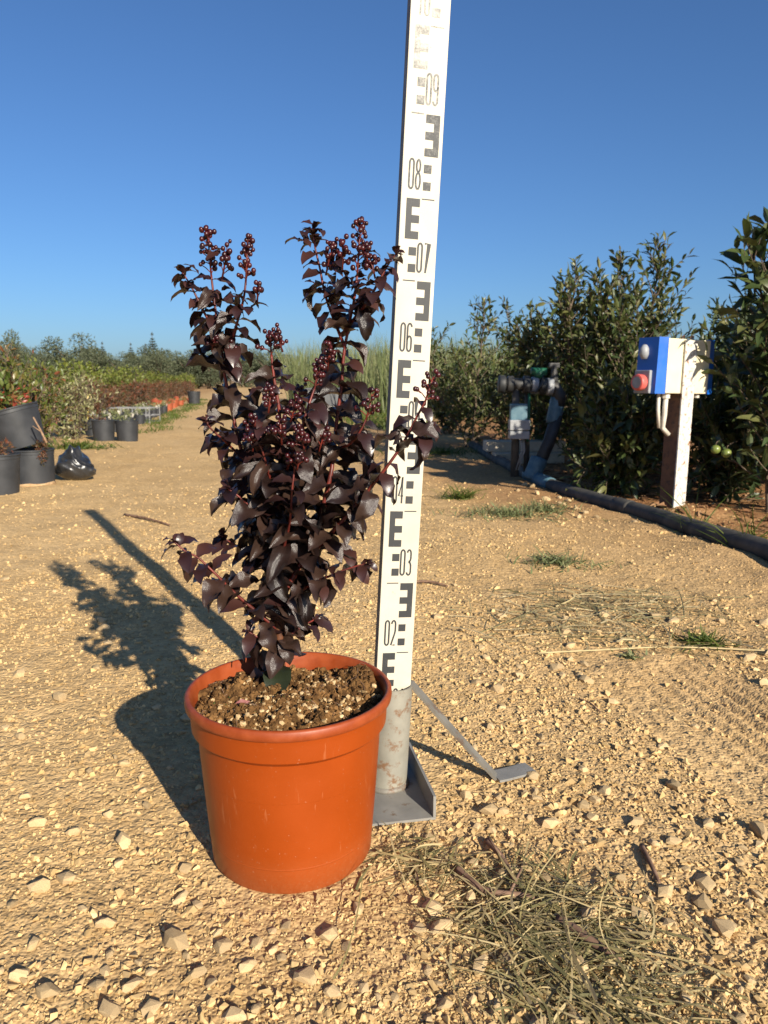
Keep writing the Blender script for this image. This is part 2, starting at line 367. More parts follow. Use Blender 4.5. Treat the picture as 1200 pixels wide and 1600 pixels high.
# ------------------------------------------------------------------ ground
POT = Vector((-.115, .885, 0)); STAFF = Vector((.0036, 1.03, 0))
POST = G(1061, 800)
PIPE = [G(*p) for p in ((1420, 975), (1300, 912), (1200, 868), (1090, 833), (1000, 803), (930, 782), (870, 764), (825, 747), (785, 727), (752, 708), (738, 697), (732, 690))]
PX = np.array([p.x for p in PIPE]); PY = np.array([p.y for p in PIPE])
def pipe_x(y): return np.interp(y, PY, PX)
t0, t1 = G(1030, 1040), G(1210, 1165)
TD = (t1-t0).normalized(); TN = Vector((-TD.y, TD.x, 0))
def gh(x, y):
    x = np.asarray(x, float); y = np.asarray(y, float)
    d = np.minimum(np.hypot(x-POT.x, y-POT.y), np.hypot(x-.06, y-1.03)); k = np.clip((d-.16)/.5, 0, 1)
    dist = np.hypot(x, y); far = np.clip(6/np.maximum(dist, 1), 0, 1)
    h = ((vnoise(x*.8, y*.8, 1)-.5)*.030 + (vnoise(x*2.7, y*2.7, 2)-.5)*.014)*k
    h = h + ((vnoise(x*9, y*9, 3)-.5)*.006 + (vnoise(x*24, y*24, 4)-.5)*.004)*(.35+.65*k)
    h = h + ((vnoise(x*75, y*75, 5)-.5)*.0022 + (vnoise(x*150, y*150, 6)-.5)*.0016)*far
    a = (x-t0.x)*TD.x + (y-t0.y)*TD.y; b = (x-t0.x)*TN.x + (y-t0.y)*TN.y       # tyre ribs
    band = np.exp(-((b+.02)/.14)**4)*np.clip((a+.15)/.3, 0, 1)*np.clip((1.6-a)/.4, 0, 1)
    h = h + band*(.0062*np.sin(b*2*math.pi/.036 + .7*vnoise(a*1.5, b*1.5, 9))*(.15+1.1*vnoise(a*5, b*10, 10)) - .008)
    h = h + .045*np.exp(-(((x-POST.x-.05)**2+(y-POST.y+.02)**2)/.15**2))
    h = h + np.exp(-((x-pipe_x(y)+.09)/.10)**2)*.014*np.where((y > 2) & (y < 7), 1, 0)*(vnoise(x*12, y*12, 12))
    return h
def earth(x, y):                            # bare reddish soil: beyond the pipe, and patches of it on the track's right side
    side = np.clip((x-pipe_x(y)+.05)/.25, 0, 1)*np.where(y > 1.5, 1, .6)
    right = np.clip((x+.1*y-.15)/1.1, 0, 1)*np.clip((y-.9)/1.3, 0, 1)*.80*np.clip((vnoise(x*1.3, y*1.0, 21)-.12)*2.0, .15, 1)
    strip = np.exp(-((x-.25-.10*(y-5))/.5)**2)*np.exp(-((y-5.2)/1.3)**2)*.4
    lf = np.clip((-x-.16*y-1.75)/1.2, 0, 1)*.55
    return np.clip(np.maximum(np.maximum(side, right), np.maximum(strip, lf)), 0, 1)
def gz(p): return float(gh(p[0], p[1]))
def onG(px, py, sink=.0):
    p = G(px, py); p.z = gz(p)-sink; return p
def make_ground():
    rad = np.concatenate([[.05, .15, .22, .30], .36*np.exp(np.linspace(0, math.log(9/.36), 440)), 9*np.exp(np.linspace(0.05, math.log(1500/9), 60))])
    fine = np.linspace(-36, 36, 470); rest = np.concatenate([np.linspace(-180, -37, 44)[:-1], [-37]])
    ang = np.radians(np.concatenate([rest, fine, -rest[::-1][:-1]]))
    A, Rr = np.meshgrid(ang, rad); X = Rr*np.sin(A); Y = Rr*np.cos(A)
    Z = gh(X, Y); nr, na = X.shape
    V = np.stack([X, Y, Z], 2).reshape(-1, 3)
    i, j = np.meshgrid(np.arange(nr-1), np.arange(na), indexing='ij'); j2 = (j+1) % na
    Q = np.stack([i*na+j, i*na+j2, (i+1)*na+j2, (i+1)*na+j], 2).reshape(-1, 4)
    Q = Q[:, ::-1]
    me = bpy.data.meshes.new('ground'); me.vertices.add(len(V)); me.vertices.foreach_set('co', V.ravel().astype(np.float32))
    me.loops.add(Q.size); me.loops.foreach_set('vertex_index', Q.ravel().astype(np.int32))
    me.polygons.add(len(Q)); me.polygons.foreach_set('loop_start', (np.arange(len(Q))*4).astype(np.int32)); me.polygons.foreach_set('loop_total', np.full(len(Q), 4, np.int32))
    me.polygons.foreach_set('use_smooth', np.ones(len(Q), bool))
    at = me.attributes.new('earth', 'FLOAT', 'POINT'); at.data.foreach_set('value', earth(V[:, 0], V[:, 1]).astype(np.float32))
    me.materials.append(M['ground']); me.update(calc_edges=True); me.validate()
    return tag(link('ground', me), 'pale gravelly dirt track with patches of reddish earth', 'ground', kind='structure')
ground = make_ground()

def rock_template(n, seed, flat=.6):
    r = np.random.default_rng(seed); bm = bmesh.new()
    p = r.normal(size=(n, 3)); p /= np.linalg.norm(p, axis=1, keepdims=True); p *= r.uniform(.8, 1.0, (n, 1))
    p *= np.array([1, r.uniform(.62, .95), flat*r.uniform(.75, 1.1)])
    for q in p: bm.verts.new(q)
    res = bmesh.ops.convex_hull(bm, input=list(bm.verts))
    bmesh.ops.delete(bm, geom=[g for g in res['geom_interior'] if isinstance(g, bmesh.types.BMVert)], context='VERTS')
    bmesh.ops.recalc_face_normals(bm, faces=list(bm.faces)); bm.verts.index_update()
    V = np.array([v.co for v in bm.verts]); F = [[v.index for v in f.verts] for f in bm.faces]; bm.free()
    return V, F
# loose stones, each its own piece of the track
stone_me = []
for k in range(14):
    V, F = rock_template(22, 100+k, .62); me = bpy.data.meshes.new('stone'); me.from_pydata(V.tolist(), [], F); me.materials.append(M['stone'])
    stone_me.append(me)
def free(x, y, r=0):
    if math.hypot(x-POT.x, y-POT.y) < .105+r: return False
    if -.05-r < x < .09+r and .93-r < y < 1.12+r: return False
    return True
placed = []
def put_stone(x, y, s, k=None, rot=None, sink=.3, name='stone'):
    o = link(name, stone_me[R.randrange(14) if k is None else k], ground)
    o.scale = (s*R.uniform(.9, 1.15), s*R.uniform(.8, 1.1), s*R.uniform(.75, 1.2)); o.rotation_euler = (R.uniform(-.25, .25), R.uniform(-.25, .25), R.uniform(0, 6.3) if rot is None else rot)
    o.location = (x, y, gz((x, y)) + s*.6*(.55-sink)); placed.append((x, y, s)); return o
key = [(274, 1478, 62), (208, 1545, 44), (166, 1450, 38), (515, 1464, 44), (104, 1379, 42), (30, 1534, 40), (76, 1560, 42), (152, 1548, 36), (238, 1580, 44), (193, 1322, 38),
       (62, 1392, 34), (95, 1094, 32), (308, 1415, 26), (188, 1352, 30), (115, 1305, 26), (60, 1292, 30), (945, 1240, 30), (912, 1262, 24), (930, 1252, 24), (905, 1272, 22), (925, 1280, 24),
       (1052, 1232, 36), (1108, 1256, 20), (993, 1290, 26), (975, 1305, 22), (838, 1250, 26), (780, 1248, 22), (728, 1246, 26), (765, 1270, 40), (786, 1272, 26), (740, 1352, 24), (735, 1405, 34),
       (1010, 1475, 30), (1040, 1400, 42), (1045, 1450, 30), (978, 1460, 22), (1022, 967, 22), (890, 1038, 18), (912, 1044, 18), (878, 1062, 16), (1085, 1135, 18), (985, 1165, 14), (640, 1500, 20), (590, 1560, 22),
       (560, 1420, 40), (440, 1500, 22), (330, 1540, 26), (400, 1580, 28), (55, 1480, 30), (20, 1420, 28), (340, 1460, 22), (130, 1425, 20), (700, 1520, 18), (660, 1380, 22), (1150, 1220, 16), (1160, 1330, 18),
       (880, 1130, 14), (700, 1150, 14), (820, 1240, 18), (1120, 1480, 20), (1170, 1540, 22), (1090, 1550, 24), (40, 1250, 22), (140, 1210, 20), (230, 1260, 22), (180, 1190, 16)]
for px, py, wd in key:
    p = G(px, py); s = wd/1200*p.length*.5*1.05
    if free(p.x, p.y, s): put_stone(p.x, p.y, s, sink=R.uniform(.05, .3))
for px, py, wd in [(845, 770, 16), (860, 778, 18), (885, 786, 20), (905, 792, 16), (838, 762, 14), (868, 790, 14), (922, 800, 14), (895, 780, 12), (826, 758, 12), (815, 765, 10), (850, 785, 11), (1000, 815, 14), (880, 776, 11), (940, 806, 12), (912, 806, 14)]:
    p = G(px, py); put_stone(p.x-.02, p.y, wd/1200*p.length*.5, sink=.2)
tries = 0
while len(placed) < 296 and tries < 9000:
    tries += 1
    px = R.uniform(-40, 1240); py = 900 + 720*R.random()**.8
    p = G(px, py); s = R.choice((.007, .008, .009, .010, .012, .014, .017))*(.9+.25*p.y)*.9
    dens = float(vnoise(p.x*2.2, p.y*2.2, 40))
    if R.random() > dens*1.3 or not free(p.x, p.y, s): continue
    if abs((p.x-t0.x)*TN.x+(p.y-t0.y)*TN.y+.02) < .13 and (p.x-t0.x)*TD.x+(p.y-t0.y)*TD.y > -.1: continue
    if any((p.x-a)**2+(p.y-b)**2 < (s+c)**2*.8 for a, b, c in placed): continue
    put_stone(p.x, p.y, s, sink=R.uniform(.15, .5))
# the countless smaller gravel
def make_gravel():
    allV = []; parts = []
    T = [rock_template(7+k % 4, 300+k, .75) for k in range(8)]
    n = 300000
    r = .55*np.exp(rng.random(n)*math.log(7.5/.55)); a = np.radians(rng.uniform(-38, 38, n))
    x = r*np.sin(a); y = r*np.cos(a)
    dens = np.clip(vnoise(x*2.2, y*2.2, 40)*.9 + vnoise(x*7, y*7, 41)*.6 - .20, .22, 1)*np.clip(1.1-.7*earth(x, y), .15, 1)
    bb = (x-t0.x)*TN.x + (y-t0.y)*TN.y; aa = (x-t0.x)*TD.x + (y-t0.y)*TD.y; dens = dens*np.where((np.abs(bb+.02) < .15) & (aa > -.1) & (aa < 1.6), .10, 1)
    keep = rng.random(n) < dens*np.clip(1.2-.24*r, .05, .8)
    keep &= (np.hypot(x-POT.x, y-POT.y) > .104) & ~((x > -.045) & (x < .085) & (y > .93) & (y < 1.11))
    x, y, r = x[keep], y[keep], r[keep]; n = len(x)
    s = .0013*np.exp(np.abs(rng.normal(0, .70, n)))*(.85+.22*r)
    s = np.minimum(s, .0085*(.85+.12*r))
    z = gh(x, y) + s*.15
    ang = rng.uniform(0, 2*math.pi, n); tilt = rng.normal(0, .3, (n, 2))
    d = np.stack([np.cos(ang), np.sin(ang), tilt[:, 0]], 1); nn = np.stack([tilt[:, 1], tilt[:, 0]*.5, np.ones(n)], 1)
    fr = basis(d, nn); pos = np.stack([x, y, z], 1); sc = s[:, None]*rng.uniform(.75, 1.25, (n, 3))
    Vs = []; Fs = []; base = 0; rn = []
    which = rng.integers(0, 8, n); objs = []
    me = bpy.data.meshes.new('gravel'); allv = []; loops = []; tot = []; val = []
    for k in range(8):
        q = which == k; Tv, Tf = T[k]; V = place(Tv, pos[q], fr[q], sc[q]); m = V.shape[0]; kk = V.shape[1]
        flat = np.concatenate([np.array(f) for f in Tf]); loops.append((flat[None]+(base+np.arange(m)*kk)[:, None]).ravel()); tot.append(np.tile([len(f) for f in Tf], m))
        allv.append(V.reshape(-1, 3)); val.append(np.repeat(rng.random(m), kk)); base += m*kk
    V = np.concatenate(allv); L = np.concatenate(loops); Tt = np.concatenate(tot)
    me.vertices.add(len(V)); me.vertices.foreach_set('co', V.ravel().astype(np.float32)); me.loops.add(len(L)); me.loops.foreach_set('vertex_index', L.astype(np.int32))
    me.polygons.add(len(Tt)); me.polygons.foreach_set('loop_start', np.concatenate([[0], np.cumsum(Tt)[:-1]]).astype(np.int32)); me.polygons.foreach_set('loop_total', Tt.astype(np.int32))
    me.polygons.foreach_set('use_smooth', np.zeros(len(Tt), bool))
    at = me.attributes.new('rnd', 'FLOAT', 'POINT'); at.data.foreach_set('value', np.concatenate(val).astype(np.float32))
    me.materials.append(M['gravel']); me.update(calc_edges=True); me.validate()
    print('gravel', n, len(Tt))
    return tag(link('gravel', me, ground), kind='stuff')
make_gravel()

# ------------------------------------------------------------------ potted dark-leaved shrub
shrub = empty('potted_shrub', (POT.x, POT.y, 0), 'dark purple-leaved shrub with red buds in a terracotta-orange plastic pot', 'potted plant')
def loc_(p): return Vector(p) - Vector((POT.x, POT.y, 0))
b = MB(); prof = [(.086, .006), (.0955, .0), (.0985, .004), (.1005, .03), (.1035, .065), (.1065, .105), (.1090, .140), (.1103, .1615), (.1108, .1645), (.1150, .1680), (.1174, .1705), (.1178, .174), (.1185, .188), (.1192, .1975), (.1195, .1985)]
b.lathe(prof, 128)
inner = [(.1155, .2085), (.1140, .195), (.1095, .165), (.1065, .16)]
pot = b.build('pot', M['pot'], shrub, True); autosmooth(pot, 35)
b = MB(); b.lathe([(.1193, .1972), (.1222, .1975), (.1240, .1990), (.1246, .2030), (.1242, .2080), (.1228, .2102), (.1200, .2105), (.1180, .2095), (.1160, .200), (.1140, .190), (.1115, .170)], 128)
rim = b.build('rim', M['potrim'], pot, True)
b = MB()                                     # moulded rings low on the body and the drainage notches at the foot
for zz, rr in ((.033, .1012), (.118, .1077)):
    b.lathe([(rr-.0012, zz-.002), (rr-.0003, zz-.001), (rr-.0003, zz+.001), (rr-.0008, zz+.002)], 96)
b.build('moulded_ring', M['pot'], pot, True)
def soil_z(x, y):
    r = np.hypot(x, y); h = .190 + .006*(1-(r/.115)**2)
    h = h + (vnoise(x*45+9, y*45+3, 50)-.5)*.012 + (vnoise(x*120, y*120, 51)-.5)*.009 + (vnoise(x*260, y*260, 52)-.5)*.006
    return h + .020*np.exp(-((x-.088)**2+(y-.052)**2)/.026**2) + .010*np.exp(-((x+.075)**2+(y-.03)**2)/.03**2) + .008*np.exp(-((x-.05)**2+(y+.05)**2)/.03**2) - .004*np.exp(-((x+.03)**2+(y-.06)**2)/.03**2)
V = []; F = []; nr, na = 46, 150
for i in range(nr):
    for j in range(na):
        r = .1150*i/(nr-1); q = 2*math.pi*j/na; V.append((r*math.cos(q), r*math.sin(q)))
A = np.array(V); Z = soil_z(A[:, 0], A[:, 1])
me = bpy.data.meshes.new('potting_soil'); me.from_pydata([(p[0], p[1], float(z)) for p, z in zip(A, Z)], [], [(i*na+j, i*na+(j+1) % na, (i+1)*na+(j+1) % na, (i+1)*na+j) for i in range(nr-1) for j in range(na)])
setsmooth(me); soil = link('potting_soil', me, shrub, M['soil'])
def on_soil(n, smin, smax, mat, name, dens=None, flat=.75, parent=None, spread=.111):
    r = spread*np.sqrt(rng.random(n)); q = rng.uniform(0, 2*math.pi, n); x, y = r*np.cos(q), r*np.sin(q)
    if dens is not None: k = rng.random(n) < dens(x, y); x, y = x[k], y[k]; n = len(x)
    s = rng.uniform(0, 1, n)**2.2*(smax-smin)+smin; z = soil_z(x, y)+s*.25
    a = rng.uniform(0, 6.3, n); fr = basis(np.stack([np.cos(a), np.sin(a), rng.normal(0, .3, n)], 1), np.stack([rng.normal(0, .3, n), rng.normal(0, .3, n), np.ones(n)], 1))
    Tv, Tf = rock_template(12, 77+n, flat)
    return tag(link(name, batch(name, place(Tv, np.stack([x, y, z], 1), fr, s[:, None]*rng.uniform(.8, 1.2, (n, 3))), Tf, mat), parent or soil), kind='stuff')
grit = lambda x, y: .15+.85*np.exp(-((x-.0)**2+(y+.02)**2)/.065**2)
on_soil(1700, .0010, .0050, M['soilstone'], 'grit', grit)
on_soil(4200, .0010, .0048, M['soilcrumb'], 'soil_crumbs', None, .8)
on_soil(650, .0008, .0022, M['moss'], 'moss', lambda x, y: np.exp(-((x-.01)**2+(y-.015)**2)/.05**2)+.5*np.exp(-((x+.06)**2+(y+.005)**2)/.03**2))
# root fibres
b = MB()
for k in range(150):
    q = R.uniform(0, 6.28); r = .112*math.sqrt(R.random()); x, y = r*math.cos(q), r*math.sin(q)
    if R.random() > .35+.65*math.exp(-((x-.08)**2+(y-.04)**2)/.05**2): continue
    a = R.uniform(0, 6.28); L = R.uniform(.006, .02); pts = []
    for i in range(4):
        u = i/3; xx = x+math.cos(a+u*1.2)*L*u; yy = y+math.sin(a+u*1.2)*L*u
        if math.hypot(xx, yy) > .114: break
        pts.append((xx, yy, float(soil_z(xx, yy))+.0015+.004*math.sin(u*3.1)*R.random()))
    if len(pts) > 2: b.tube(pts, .00035, 4, False)
tag(b.build('root_fibres', M['twig'], soil), kind='stuff')

# leaves
def leaf_mesh(seed, Wd=.28, nu=8, nv=4, wave=.06, name='leaf', mat=None, curl=1.0, fold=.5, crk=0.0):
    r = random.Random(seed); V = []; F = []
    cu = r.uniform(.5, 1.5)*curl; ph = r.uniform(0, 6.3); tw = r.uniform(-.5, .5); fo = r.uniform(.15, fold); fq = r.uniform(1.6, 2.8); sb = r.uniform(-.5, .5)*curl
    x = z = y = 0; ang = r.uniform(.0, .3)
    for i in range(nu+1):
        t = i/nu
        if i: ang -= cu/nu; x += math.cos(ang)/nu; z += math.sin(ang)/nu; y += math.sin(sb*t)/nu*.6
        wd = Wd*(math.sin(math.pi*min(1, .03+.97*t**.92))**.9 if t < .985 else .02)
        for j in range(nv+1):
            s = (j/nv)*2-1; rr = tw*t*1.2
            wv = wave*math.sin(fq*2*math.pi*t+ph+(2.1 if s > 0 else 0))*abs(s)**1.6*math.sin(math.pi*min(t+.05, 1))
            ly, lz = s*wd*(1-.25*fo*abs(s)), abs(s)*wd*fo*1.1+wv
            lz += r.uniform(-crk, crk); ly *= 1+r.uniform(-crk, crk)*2.5*abs(s)
            V.append((x-math.sin(ang)*lz, y+ly*math.cos(rr)-lz*math.sin(rr)*.5, z+math.cos(ang)*lz+ly*math.sin(rr)))
    for i in range(nu):
        for j in range(nv): a = i*(nv+1)+j; F.append((a, a+nv+1, a+nv+2, a+1))
    me = bpy.data.meshes.new(name); me.from_pydata(V, [], F); setsmooth(me)
    if mat: me.materials.append(mat)
    return me
bl = [leaf_mesh(s, R.uniform(.23, .30), mat=M['bleaf'], wave=R.uniform(.06, .14), curl=1.7, fold=.9, nu=9, crk=.022) for s in range(22)]
gl = [leaf_mesh(50+s, .30, mat=M['gleaf']) for s in range(2)]
D0 = .945
def pp(q): return loc_(At(q[0], q[1], D0+q[2]))
stems = [  # photo position and depth of each joint, base radius, tip radius, first leafy fraction, leaf size, tip kind
 ([(440, 1068, 0), (437, 1000, 0), (433, 930, 0), (432, 850, 0), (436, 760, -.01), (438, 690, -.01), (436, 640, -.01), (428, 590, -.01), (424, 555, -.01)], .0046, .0016, .06, .050, 'bud'),
 ([(433, 905, .0), (415, 830, .02), (395, 760, .02), (376, 700, .02), (362, 640, .02), (352, 590, .02), (345, 540, .02), (336, 480, .02), (330, 430, .02)], .0034, .0013, .22, .046, 'bud'),
 ([(350, 575, .02), (366, 520, .0), (380, 470, -.01), (384, 440, -.01)], .0022, .0012, .1, .034, 'bud'),
 ([(345, 535, .02), (320, 490, .03), (300, 450, .03), (284, 424, .03)], .0020, .0009, .1, .034, 'leaf'),
 ([(378, 715, .0), (352, 690, -.02), (328, 668, -.03), (322, 652, -.03)], .0018, .0009, .2, .030, 'leaf'),
 ([(440, 935, -.005), (470, 880, 0), (490, 840, 0), (505, 790, 0), (517, 740, 0), (522, 700, .01), (527, 650, .01), (534, 600, .01), (537, 555, .01), (545, 510, .01), (553, 470, 0), (558, 430, 0)], .0038, .0014, .08, .050, 'bud'),
 ([(540, 545, .01), (522, 500, .02), (508, 460, .02), (500, 420, .02), (492, 385, .02), (489, 356, .02)], .0022, .0009, .1, .036, 'leaf'),
 ([(548, 505, .01), (575, 470, -.01), (596, 432, -.01), (610, 408, -.01), (622, 394, -.01)], .0022, .0009, .1, .034, 'leaf'),
 ([(470, 885, 0), (520, 830, -.03), (560, 785, -.04), (600, 735, -.05), (630, 692, -.05), (652, 650, -.05), (664, 628, -.05)], .0032, .0013, .15, .044, 'loose'),
 ([(630, 695, -.05), (655, 682, -.05), (676, 668, -.05)], .0018, .0009, .1, .034, 'leaf'),
 ([(436, 765, -.02), (455, 715, -.04), (470, 675, -.05), (480, 640, -.05), (492, 605, -.04)], .0024, .0012, .1, .040, 'bud'),
 ([(521, 700, .0), (545, 695, -.03), (562, 675, -.04), (572, 655, -.04)], .0020, .0011, .1, .036, 'loose'),
 ([(436, 790, -.01), (420, 740, -.04), (410, 705, -.05), (404, 690, -.05)], .0022, .0011, .1, .038, 'bud'),
 ([(436, 985, 0), (400, 955, -.01), (365, 925, -.02), (335, 895, -.03), (310, 872, -.03), (288, 860, -.03), (270, 844, -.03)], .0026, .0009, .1, .042, 'leaf'),
 ([(434, 890, 0), (400, 868, .02), (365, 850, .03), (342, 836, .03)], .0020, .0009, .15, .038, 'leaf'),
 ([(440, 955, 0), (475, 920, -.02), (520, 898, -.03), (552, 886, -.03), (578, 880, -.03)], .0024, .0009, .1, .042, 'leaf'),
 ([(438, 1005, 0), (470, 980, 0), (498, 965, .02)], .0020, .0009, .1, .044, 'leaf'),
 ([(438, 1015, 0), (410, 1000, -.01), (385, 985, -.01)], .0018, .0009, .1, .042, 'leaf'),
 ([(438, 900, 0), (465, 840, .05), (480, 770, .07), (478, 700, .08), (470, 640, .08)], .0026, .001, .15, .046, 'bud'),
 ([(434, 860, 0), (405, 790, .06), (390, 730, .08), (396, 670, .08)], .0024, .001, .15, .046, 'bud'),
 ([(437, 880, 0), (452, 820, -.05), (456, 770, -.07), (460, 735, -.07)], .0022, .001, .15, .044, 'bud'),
 ([(500, 800, 0), (535, 770, .03), (570, 740, .04), (580, 720, .04)], .0022, .001, .1, .044, 'leaf'),
 ([(432, 830, .0), (400, 800, -.03), (372, 775, -.04), (352, 760, -.04)], .0022, .001, .1, .046, 'leaf'),
]
leaf_jobs = []; small = []; buds = []
def smooth_path(pts, n=5):
    out = []
    for i in range(len(pts)-1):
        p0, p1, p2, p3 = pts[max(i-1, 0)], pts[i], pts[i+1], pts[min(i+2, len(pts)-1)]
        for k in range(n):
            t = k/n; out.append(.5*((2*p1)+(p2-p0)*t+(2*p0-5*p1+4*p2-p3)*t*t+(3*p1-p0-3*p2+p3)*t**3))
    return out+[pts[-1]]
for si, (pts, r0, r1, f0, ls, tip) in enumerate(stems):
    P = smooth_path([pp(q) for q in pts]); n = len(P)
    cum = [0]
    for i in range(1, n): cum.append(cum[-1]+(P[i]-P[i-1]).length)
    L = cum[-1]
    b = MB(); b.tube(P, [r0+(r1-r0)*c/L for c in cum], 7)
    b.build('stem', M['bstem'], shrub, True)
    if si == 0:
        b = MB(); kk = [i for i in range(n) if cum[i] < .115]; b.tube([P[i] for i in kk], [.0062-.0012*cum[i]/.115 for i in kk], 9); b.build('trunk', M['bbase'], shrub, True)
    s = max(f0*L, .012 if si else .020); az = R.uniform(0, 6.28); cnt = 0
    while s < L-.003:
        i = max(k for k in range(n) if cum[k] <= s); i = min(i, n-2); u = (s-cum[i])/(cum[i+1]-cum[i]+1e-9)
        p = P[i].lerp(P[i+1], u); t = (P[i+1]-P[i]).normalized(); rel = s/L
        side = t.orthogonal().normalized(); side = Matrix.Rotation(az, 3, t) @ side
        for sg in (1, -1):
            d = side*sg; d.z *= .4; d = (d.normalized()*R.uniform(.8, 1.1) + t*R.uniform(.05, .6) + Vector((R.uniform(-.25, .25), R.uniform(-.25, .25), R.uniform(-.55, .25)))).normalized()
            sz = ls*R.uniform(.88, 1.42)*(1-.40*max(0, rel-.45)/.55) * (.9 if tip == 'leaf' else 1)
            leaf_jobs.append((p.copy(), d, sz, si, rel))
        az += math.pi/2+R.uniform(-.3, .3); s += R.uniform(.0115, .0165)*(1.0 if ls > .04 else .82); cnt += 1
    end = P[-1]; td = (P[-1]-P[-3]).normalized()
    if tip == 'leaf':
        for k in range(9):
            q = k*2.4; o = td.orthogonal().normalized(); o = Matrix.Rotation(q, 3, td) @ o
            small.append((end-td*R.uniform(0, .012), (td*R.uniform(.5, 1.4)+o).normalized(), R.uniform(.010, .020)))
    else: buds.append((end, td, tip, si))
print('leaf jobs', len(leaf_jobs))
leaf_jobs.sort(key=lambda j: -j[2])
def leaf_frame(d):
    n = Vector((R.uniform(-.6, .6)+.15, R.uniform(-.8, .3)-.25, 1)); y = n.cross(d).normalized(); z = d.cross(y)
    return Matrix((d, y, z)).transposed()
for k, (p, d, sz, si, rel) in enumerate(leaf_jobs):
    if k < 298:
        gg = rel < .12 and si in (0, 17) and R.random() < .5
        o = link('leaf', R.choice(gl if gg else bl), shrub)
        o.matrix_local = Matrix.Translation(p) @ leaf_frame(d).to_4x4() @ Matrix.Scale(sz, 4)
    else: small.append((p, d, sz))
for q in [(318, 440, .01), (322, 465, .01), (340, 455, .0), (345, 480, .01), (385, 470, -.01), (372, 488, .0), (395, 480, -.01), (500, 450, .01), (512, 470, .01), (530, 440, .0), (545, 450, -.01), (560, 445, -.01), (575, 440, -.01), (590, 445, -.01), (520, 405, .01), (600, 420, -.01), (565, 400, .0), (480, 372, .02), (475, 380, .02), (497, 365, .02), (335, 400, .01), (420, 600, -.05), (450, 620, -.06), (480, 650, -.06), (500, 660, -.05), (410, 660, -.06), (465, 690, -.07), (440, 720, -.07)]:
    for k in range(3): small.append((pp(q)+Vector((R.uniform(-.008, .008), R.uniform(-.01, .01), R.uniform(-.008, .008))), Vector((R.uniform(-1, 1), R.uniform(-1, .4), R.uniform(-.3, .8))).normalized(), R.uniform(.012, .026)))
T = leaf_mesh(500, .28, 6, 2, mat=M['bleaf2']); TV = np.array([v.co for v in T.vertices]); TF = [list(q.vertices) for q in T.polygons]
pos = np.array([s[0] for s in small]); dd = np.array([s[1] for s in small]); sc = np.array([s[2] for s in small])
nn = np.stack([rng.uniform(-.6, .6, len(small)), rng.uniform(-.8, .3, len(small)), np.ones(len(small))], 1)
tag(link('small_leaves', batch('small_leaves', place(TV, pos, basis(dd, nn), sc), TF, M['bleaf2'], smooth=True), shrub), kind='stuff')
# bud panicles
def ico(sub):
    bm = bmesh.new(); bmesh.ops.create_icosphere(bm, subdivisions=sub, radius=1); bm.verts.index_update()
    V = np.array([v.co for v in bm.verts]); F = [[v.index for v in f.verts] for f in bm.faces]; bm.free(); return V, F
IV, IF = ico(2)
def bud_cluster(base, axis, L, nb, spread, br=.0029):
    b = MB(); pts = []; axis = axis.normalized()
    b.tube([base-axis*.004, base+axis*L*.5, base+axis*L], [.0013, .0010, .0007], 5)
    for k in range(nb):
        t = (k+.5)/nb; q = k*2.4+R.uniform(-.4, .4); o = Matrix.Rotation(q, 3, axis) @ axis.orthogonal().normalized()
        w_ = spread*.82*(1-.62*t)*R.uniform(.35, 1.1); a = base+axis*L*(t*.92); e = a+o*w_+axis*R.uniform(.003, .010)
        b.tube([a, a.lerp(e, .5)+axis*.001, e], .0006, 4, False); pts.append((e, R.uniform(.82, 1.18)*br))
        if R.random() < .4: e2 = e+Vector((R.uniform(-1, 1), R.uniform(-1, 1), R.uniform(-.4, 1)))*.0055; b.tube([a.lerp(e, .6), e2], .0005, 4, False); pts.append((e2, R.uniform(.75, 1.05)*br))
    root = b.build('bud_cluster', M['bstem'], shrub, True)
    P_ = np.array([p for p, _ in pts]); s_ = np.array([s for _, s in pts]); n = len(pts)
    fr = np.repeat(np.eye(3)[None], n, 0); sc3 = s_[:, None]*np.array([[1, 1, 1.12]])
    tag(link('buds', batch('buds', place(IV, P_, fr, sc3), IF, M['bud'], smooth=True), root), kind='stuff')
UP = Vector((0, 0, 1))
for end, td, tip, si in buds:
    ax = (td+UP*.6).normalized()
    if tip == 'loose': bud_cluster(end, ax, .030, 11, .021)
    else: bud_cluster(end, ax, {0: .026, 1: .055, 2: .050, 5: .065}.get(si, .026), {0: 12, 1: 26, 2: 22, 5: 30}.get(si, 13), {1: .017, 2: .014, 5: .020}.get(si, .016))
for q, L, nb, sp in [((348, 430, .01), .03, 12, .012), ((402, 468, -.01), .016, 7, .009), ((510, 425, .01), .032, 14, .013), ((535, 420, .0), .030, 14, .013), ((585, 430, -.01), .022, 10, .012), ((575, 410, -.01), .02, 8, .012), ((332, 545, .0), .012, 7, .010), ((440, 545, -.02), .016, 8, .010),
                     ((512, 575, -.01), .022, 10, .011), ((455, 655, -.07), .020, 12, .015), ((420, 640, -.06), .022, 13, .014), ((440, 690, -.08), .022, 12, .016), ((475, 700, -.08), .020, 12, .015), ((500, 700, -.06), .022, 11, .013), ((395, 700, -.06), .016, 9, .012), ((465, 730, -.08), .014, 9, .012), ((365, 560, .0), .016, 9, .010)]:
    bud_cluster(pp(q), Vector((R.uniform(-.4, .4), R.uniform(-.5, .1), 1)), L, nb, sp)
